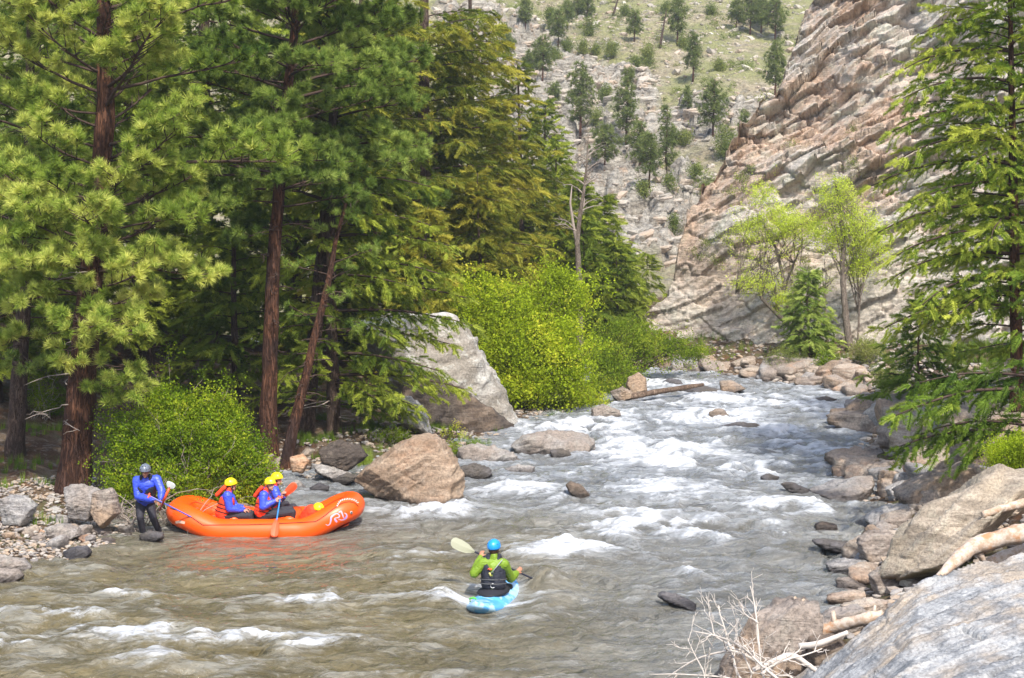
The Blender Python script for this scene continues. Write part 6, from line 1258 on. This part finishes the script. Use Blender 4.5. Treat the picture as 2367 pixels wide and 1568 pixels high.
    Yq = 33.45; J = dict(pel=q(150, 1250, Yq), che=q(400, 840, Yq-.05), nec=q(560, 760, Yq-.1), hed=q(690, 690, Yq-.16), lsh=q(520, 960, Yq+.12), lel=q(760, 1200, Yq+.1), lwr=q(930, 1100, Yq), rsh=q(480, 980, Yq-.24), rel=q(600, 1220, Yq-.25), rwr=q(860, 1130, Yq-.25),
             lhp=q(160, 1260, Yq+.1), lkn=q(700, 1150, Yq+.15), lan=q(760, 1450, Yq+.1), lto=q(950, 1480, Yq+.1), rhp=q(160, 1280, Yq-.1), rkn=q(680, 1200, Yq-.12), ran=q(740, 1460, Yq-.1), rto=q(900, 1490, Yq-.1), face=(.85, -.45, -.3), hup=(.35, -.1, .95), cf=(.5, -.3, -.7), lhd=(1, 0, -.2), rhd=(1, 0, -.1), lpn=(0, 0, -1), rpn=(0, .2, -1))
    J['che'] = J['pel']+.36*unit(J['che']-J['pel']); 
    build_person('person crouching low in the bow of the raft, only helmet and vest showing', J, CP, (J['pel'][0], Yq, .2), vest=dict(lo=.2, hi=1.1, pillow=True, bands=(.5, .8)))
    # ---- kayaker (crop scale 6.534, origin 1040,1270)
    k = lambda a, b, Y: at((1040+a/6.534)/1.0562, (1270+b/6.534)/1.0562, Y)
    Yk = 26.95; hd = np.array([.25, .968, 0]); sdv = np.array([.968, -.25, 0]); cK = np.array([*k(1075, 1090, Yk)[:2], -.05]); build_kayak(None, cK, hd)
    J = dict(pel=np.array([cK[0], cK[1]-.03, .30]), che=k(1070, 760, Yk), nec=k(1085, 590, Yk), hed=k(1085, 455, Yk+.03), lsh=k(905, 690, Yk+.0), lel=k(770, 850, Yk-.02), lwr=k(870, 590, Yk+.40), rsh=k(1240, 700, Yk-.02), rel=k(1350, 930, Yk+.25), rwr=k(1450, 840, Yk+.60),
             lhp=cK+[-.09, .05, .22], lkn=cK+hd*.45-sdv*.14+[0, 0, .20], lan=cK+hd*.80-sdv*.10+[0, 0, .12], lto=cK+hd*.88-sdv*.10+[0, 0, .14], rhp=cK+[.09, .05, .22], rkn=cK+hd*.45+sdv*.14+[0, 0, .20], ran=cK+hd*.80+sdv*.10+[0, 0, .12], rto=cK+hd*.88+sdv*.10+[0, 0, .14], face=(.38, .92, 0), hup=(0, -.05, 1), cf=(.25, .97, 0), lhd=(.2, .4, .7), rhd=(.5, .3, .5), lpn=(.2, .6, -.3), rpn=(-.3, .6, -.3))
    kp = build_person('person in a lime green jacket and blue helmet paddling the kayak', J, dict(skin=skin2, jacket=green, pants=MATS['black_cloth'], vest=bvest, helmet=bh, boot=MATS['black_cloth'], strap=MATS['dark_grey']), (cK[0], cK[1], .2), vest=dict(lo=.05, hi=.95, bands=(.1, .35)), hair=brown)
    vo = [c for c in kp.children if c.name.startswith('life_vest')][0]; bp = lambda a, b: k(a, b, Yk-.185)
    m = MB(); m.tube(np.array([bp(1110, 1050)+[0, 0, 0]]+[bp(1065+34*math.cos(t_), 1050-34*math.sin(t_)) for t_ in np.linspace(.7, 5.6, 14)]), .006, 5); m.build('emblem', plain('white_print', (.75, .75, .75), .6), vo)
    m = MB(); m.tube(np.array([bp(1010, 840), bp(1035, 895)]), [.016, .016], 8); m.build('emblem', plain('yellow_tag', (.65, .55, .15), .6), vo)
    m = MB(); m.tube(np.array([bp(985, 790), bp(1010, 770), bp(1020, 800), bp(1050, 775)]), .011, 6); m.build('emblem', red, vo)
    m = MB(); m.tube(np.array([k(1220, 630, Yk-.13), k(1140, 730, Yk-.17), k(1040, 850, Yk-.19)]), .008, 6); m.build('webbing', MATS['grey_plastic'], vo)
    paddle('double-bladed kayak paddle with cream blades and a black shaft', k(775, 505, Yk+.45), k(1735, 950, Yk+.75), .47, bshaft2, bone, grip=False, double=True, nrm=(.25, -.9, .5), bw=.105)
    build_drift()
def build_drift():
    wood = NT('bleached_wood'); p = wood.pos(); n = wood.noise(p, 9, 5, .7); c = wood.mix(wood.step(n, .38, .62), (.40, .28, .19), (.58, .48, .39)); c = wood.mix(wood.step(wood.noise(p, 3.5, 4), .55, .66), c, (.42, .22, .11)); WM = wood.done(wood.bsdf(c, .75, wood.bump(n, .6, .02), .25))
    log = bark_mat('weathered_log_wood', (.25, .17, .12), (.38, .28, .21), (.18, .12, .09), 1.5); tw = plain('bleached_twig_wood', (.55, .49, .43), .8, .2, 20, .25)
    def branch(label, pts, rad, mat, stubs=(), name='driftwood', cat='driftwood', sides=14):
        P0 = np.array(pts); n = len(P0)*7; t = np.linspace(0, len(P0)-1, n); P = np.stack([np.interp(t, np.arange(len(P0)), P0[:, i]) for i in range(3)], -1)
        for _ in range(6): P[1:-1] = (P[:-2]+2*P[1:-1]+P[2:])/4
        mb = MB(); rr = np.interp(t, np.linspace(0, len(P0)-1, len(rad)), rad); rr = rr*(1+.10*fbm(np.stack([t*1.5, 0*t, 0*t], -1), 3)); mb.tube(P, rr, sides); c_ = np.repeat(P, sides, 0); m_ = len(c_); V = mb.V[0]; V[:m_] += (V[:m_]-c_)*(.18*fbm(V[:m_]*7, 3))[:, None]
        for (u, d, L, r) in stubs:
            q, _ = at_u(P, u); d = unit(d); mb.tube(np.array([q, q+d*L*.5+[0, 0, .01], q+d*L]), [r, r*.8, r*.55], 8)
        return tag(mb.build(name, mat, loc=P[0]), label, cat)
    Yb = 20.6
    branch('thick barkless pale branch arching over the top of the near grey slab', [at(2168, 1338, Yb-.2), at(2205, 1300, Yb), at(2250, 1262, Yb+.1), at(2300, 1248, Yb+.1), at(2367, 1232, Yb), at(2480, 1205, Yb)], [.05, .085, .115, .12, .125, .13], WM, [(.42, (.5, 0, -1), .3, .06), (.05, (-.9, 0, -.5), .1, .035)])
    branch('second pale branch lying under the thick barkless branch', [at(2225, 1332, Yb+.25), at(2290, 1300, Yb+.3), at(2367, 1272, Yb+.3), at(2460, 1245, Yb+.3)], [.05, .08, .09, .1], WM)
    branch('broken orange-brown log end lying between the tilted slab and the near grey slab', [at(1895, 1462, 20.9), at(1940, 1446, 20.8), at(1995, 1432, 20.6), at(2040, 1420, 20.6)], [.10, .085, .08, .07], WM, [(.25, (-.1, 0, 1), .22, .045), (.85, (.1, 0, 1), .15, .03)])
    branch('pale stick with an orange cut end resting against the near grey slab', [at(1848, 1494, 20.2), at(1890, 1490, 20.1), at(1960, 1462, 20.1)], [.045, .04, .03], tw)
    branch('pair of pale sticks crossing below the orange cut end', [at(1740, 1550, 19.9), at(1830, 1510, 19.9), at(1900, 1560, 19.8)], [.03, .04, .03], tw)
    branch('short forked stump poking up beside the tilted slab', [at(1860, 1425, 21), at(1845, 1400, 21), at(1836, 1380, 21)], [.04, .035, .02], WM, [(.5, (.7, 0, .8), .12, .025)])
    branch('thin drift log lying from the left bank onto rocks in the bend', [at(1456, 918, 56.4), at(1520, 906, 56.8), at(1590, 895, 57.2), at(1626, 889, 57.5)], [.11, .10, .09, .06], log, name='drift_log', cat='log')
    branch('pale log end showing on top of the tan bedrock at the right edge', [at(2270, 1190, 25.4), at(2330, 1172, 25.5), at(2420, 1150, 25.6)], [.05, .07, .08], WM)
    # dead white shrub
    rng = np.random.RandomState(90); mb = MB(); W = lambda L, Y: np.array([at(x, y, Y+.12*i) for i, (x, y) in enumerate(L)])
    main = [([(1900, 1640), (1780, 1560), (1720, 1500), (1660, 1470), (1600, 1458)], .020), ([(1860, 1640), (1770, 1540), (1700, 1500), (1610, 1520), (1540, 1568)], .024), ([(1800, 1640), (1760, 1560), (1752, 1480), (1745, 1400), (1735, 1356)], .020), ([(1780, 1640), (1700, 1560), (1690, 1500), (1670, 1440), (1660, 1400)], .017), ([(1830, 1640), (1720, 1575), (1640, 1560), (1500, 1560)], .018), ([(1700, 1500), (1650, 1470), (1640, 1420), (1635, 1380)], .011), ([(1760, 1560), (1800, 1530), (1840, 1520), (1900, 1500)], .022), ([(1752, 1440), (1720, 1420), (1706, 1385)], .010), ([(1740, 1560), (1700, 1480), (1705, 1430)], .011), ([(1870, 1600), (1820, 1560), (1770, 1568)], .02), ([(1690, 1500), (1740, 1505), (1800, 1545)], .012), ([(1620, 1640), (1630, 1560), (1600, 1500), (1590, 1470)], .010), ([(1720, 1640), (1735, 1560), (1780, 1520)], .012)]
    for L, r in main:
        P0 = W(L, 18.6+rng.uniform(-.3, .5)); t = np.linspace(0, len(P0)-1, 22); P = np.stack([np.interp(t, np.arange(len(P0)), P0[:, i]) for i in range(3)], -1)+rng.normal(size=(22, 3))*.008
        for _ in range(3): P[1:-1] = (P[:-2]+2*P[1:-1]+P[2:])/4
        mb.tube(P, np.linspace(r, r*.3, 22), 7)
        for _ in range(7):
            q, d = at_u(P, rng.uniform(.15, .97)); a = d+rng.normal(size=3)*.8+[0, 0, .3]; a = unit(a); Ls = rng.uniform(.1, .45); Q = q+a*np.linspace(0, Ls, 8)[:, None]+np.cumsum(rng.normal(size=(8, 3))*.008, 0); mb.tube(Q, np.linspace(r*.45, .0025, 8), 5)
            for _ in range(2): q2, d2 = at_u(Q, rng.uniform(.3, .9)); Q2 = q2+unit(d2+rng.normal(size=3)*.7)*np.linspace(0, rng.uniform(.05, .16), 4)[:, None]; mb.tube(Q2, [.004, .0035, .003, .002], 4)
    o = mb.build('dead_shrub', tw, loc=at(1750, 1640, 18.8)); tag(o, 'bleached dead shrub spreading bare branches over the water at the bottom edge', 'shrub')
    return
    lb = MB(); V, F = LT[0]
    for _ in range(26):
        v = rng.choice(np.arange(len(mb.V[0]))); vv = np.concatenate(mb.V); q = vv[rng.randint(len(vv))]; lb.inst(V*.5, F, np.array([q]), np.eye(3)[None]*rng.uniform(.4, .8), np.array([.5]))
    lb.build('dry_leaf', plain('dry_red_leaf', (.35, .12, .06), .8), o, smooth=False)
# ================================================================ camera, light, render
def setup():
    cam = bpy.data.cameras.new('camera'); co = bpy.data.objects.new('camera', cam); COL.objects.link(co); SC.camera = co
    cam.sensor_fit = 'HORIZONTAL'; cam.sensor_width = 36; cam.lens = FD/2367*36; cam.clip_start = .1; cam.clip_end = 4000
    co.location = (0, 0, CAMH); co.rotation_euler = (math.pi/2-PITCH, 0, 0)
    sd = Vector((.20, -.62, .80)).normalized()            # direction towards the sun
    sun = bpy.data.lights.new('sun', 'SUN'); sun.energy = 2.7; sun.angle = R(1.5); sun.color = (1, .95, .87)
    so = bpy.data.objects.new('sun', sun); COL.objects.link(so); so.rotation_euler = (-sd).to_track_quat('-Z', 'Y').to_euler(); so.location = (20, -20, 40)
    w = bpy.data.worlds.new('World'); SC.world = w; w.use_nodes = True; nt = w.node_tree; nt.nodes.clear()
    sky = nt.nodes.new('ShaderNodeTexSky'); sky.sky_type = 'NISHITA'; sky.sun_disc = False; sky.sun_elevation = math.asin(sd.z); sky.sun_rotation = math.atan2(sd.x, sd.y); sky.air_density = 1.; sky.dust_density = 2; sky.ozone_density = 1
    bg = nt.nodes.new('ShaderNodeBackground'); bg.inputs[1].default_value = .15; out = nt.nodes.new('ShaderNodeOutputWorld'); nt.links.new(sky.outputs[0], bg.inputs[0]); nt.links.new(bg.outputs[0], out.inputs[0])
    SC.view_settings.view_transform = 'Standard'; SC.view_settings.look = 'None'; SC.view_settings.exposure = EXPO; SC.view_settings.gamma = 1
    SC.render.engine = 'CYCLES'; c = SC.cycles; c.max_bounces = 6; c.diffuse_bounces = 3; c.glossy_bounces = 3; c.transmission_bounces = 3; c.transparent_max_bounces = 8; c.caustics_reflective = False; c.caustics_refractive = False
    c.use_denoising = True; c.sample_clamp_indirect = 6
EXPO = 1.16
HAZE = True
import time as _t
T0 = _t.time()
def step(f):
    t = _t.time(); r = f(); print('%s %.1fs' % (f.__name__, _t.time()-t)); return r
setup()
step(build_land); step(build_water); step(build_cliff); step(build_hill)
step(build_rocks)
if 'build_trees' in globals() and not SKIP_TREES: step(build_trees)
if 'build_actors' in globals(): step(build_actors)
def build_haze():
    b = bmesh.new(); bmesh.ops.create_cube(b, size=1); me = bpy.data.meshes.new('haze'); b.to_mesh(me); b.free(); o = bpy.data.objects.new('haze', me); COL.objects.link(o)
    o.scale = (1900, 1900, 128); o.location = (0, 600, 61); m = bpy.data.materials.new('thin_haze'); m.use_nodes = True; nt = m.node_tree; nt.nodes.clear()
    v = nt.nodes.new('ShaderNodeVolumePrincipled'); v.inputs['Color'].default_value = (.93, .96, 1, 1); v.inputs['Density'].default_value = .0005; v.inputs['Anisotropy'].default_value = .3; out = nt.nodes.new('ShaderNodeOutputMaterial'); nt.links.new(v.outputs[0], out.inputs[1]); me.materials.append(m); tag(o, 'thin bright haze over the canyon', kind='stuff')
if HAZE: step(build_haze)
for o in bpy.data.objects:
    if '_o' in o: del o['_o']
print('verts', sum(len(m.vertices) for m in bpy.data.meshes), 'total build %.1fs' % (_t.time()-T0))
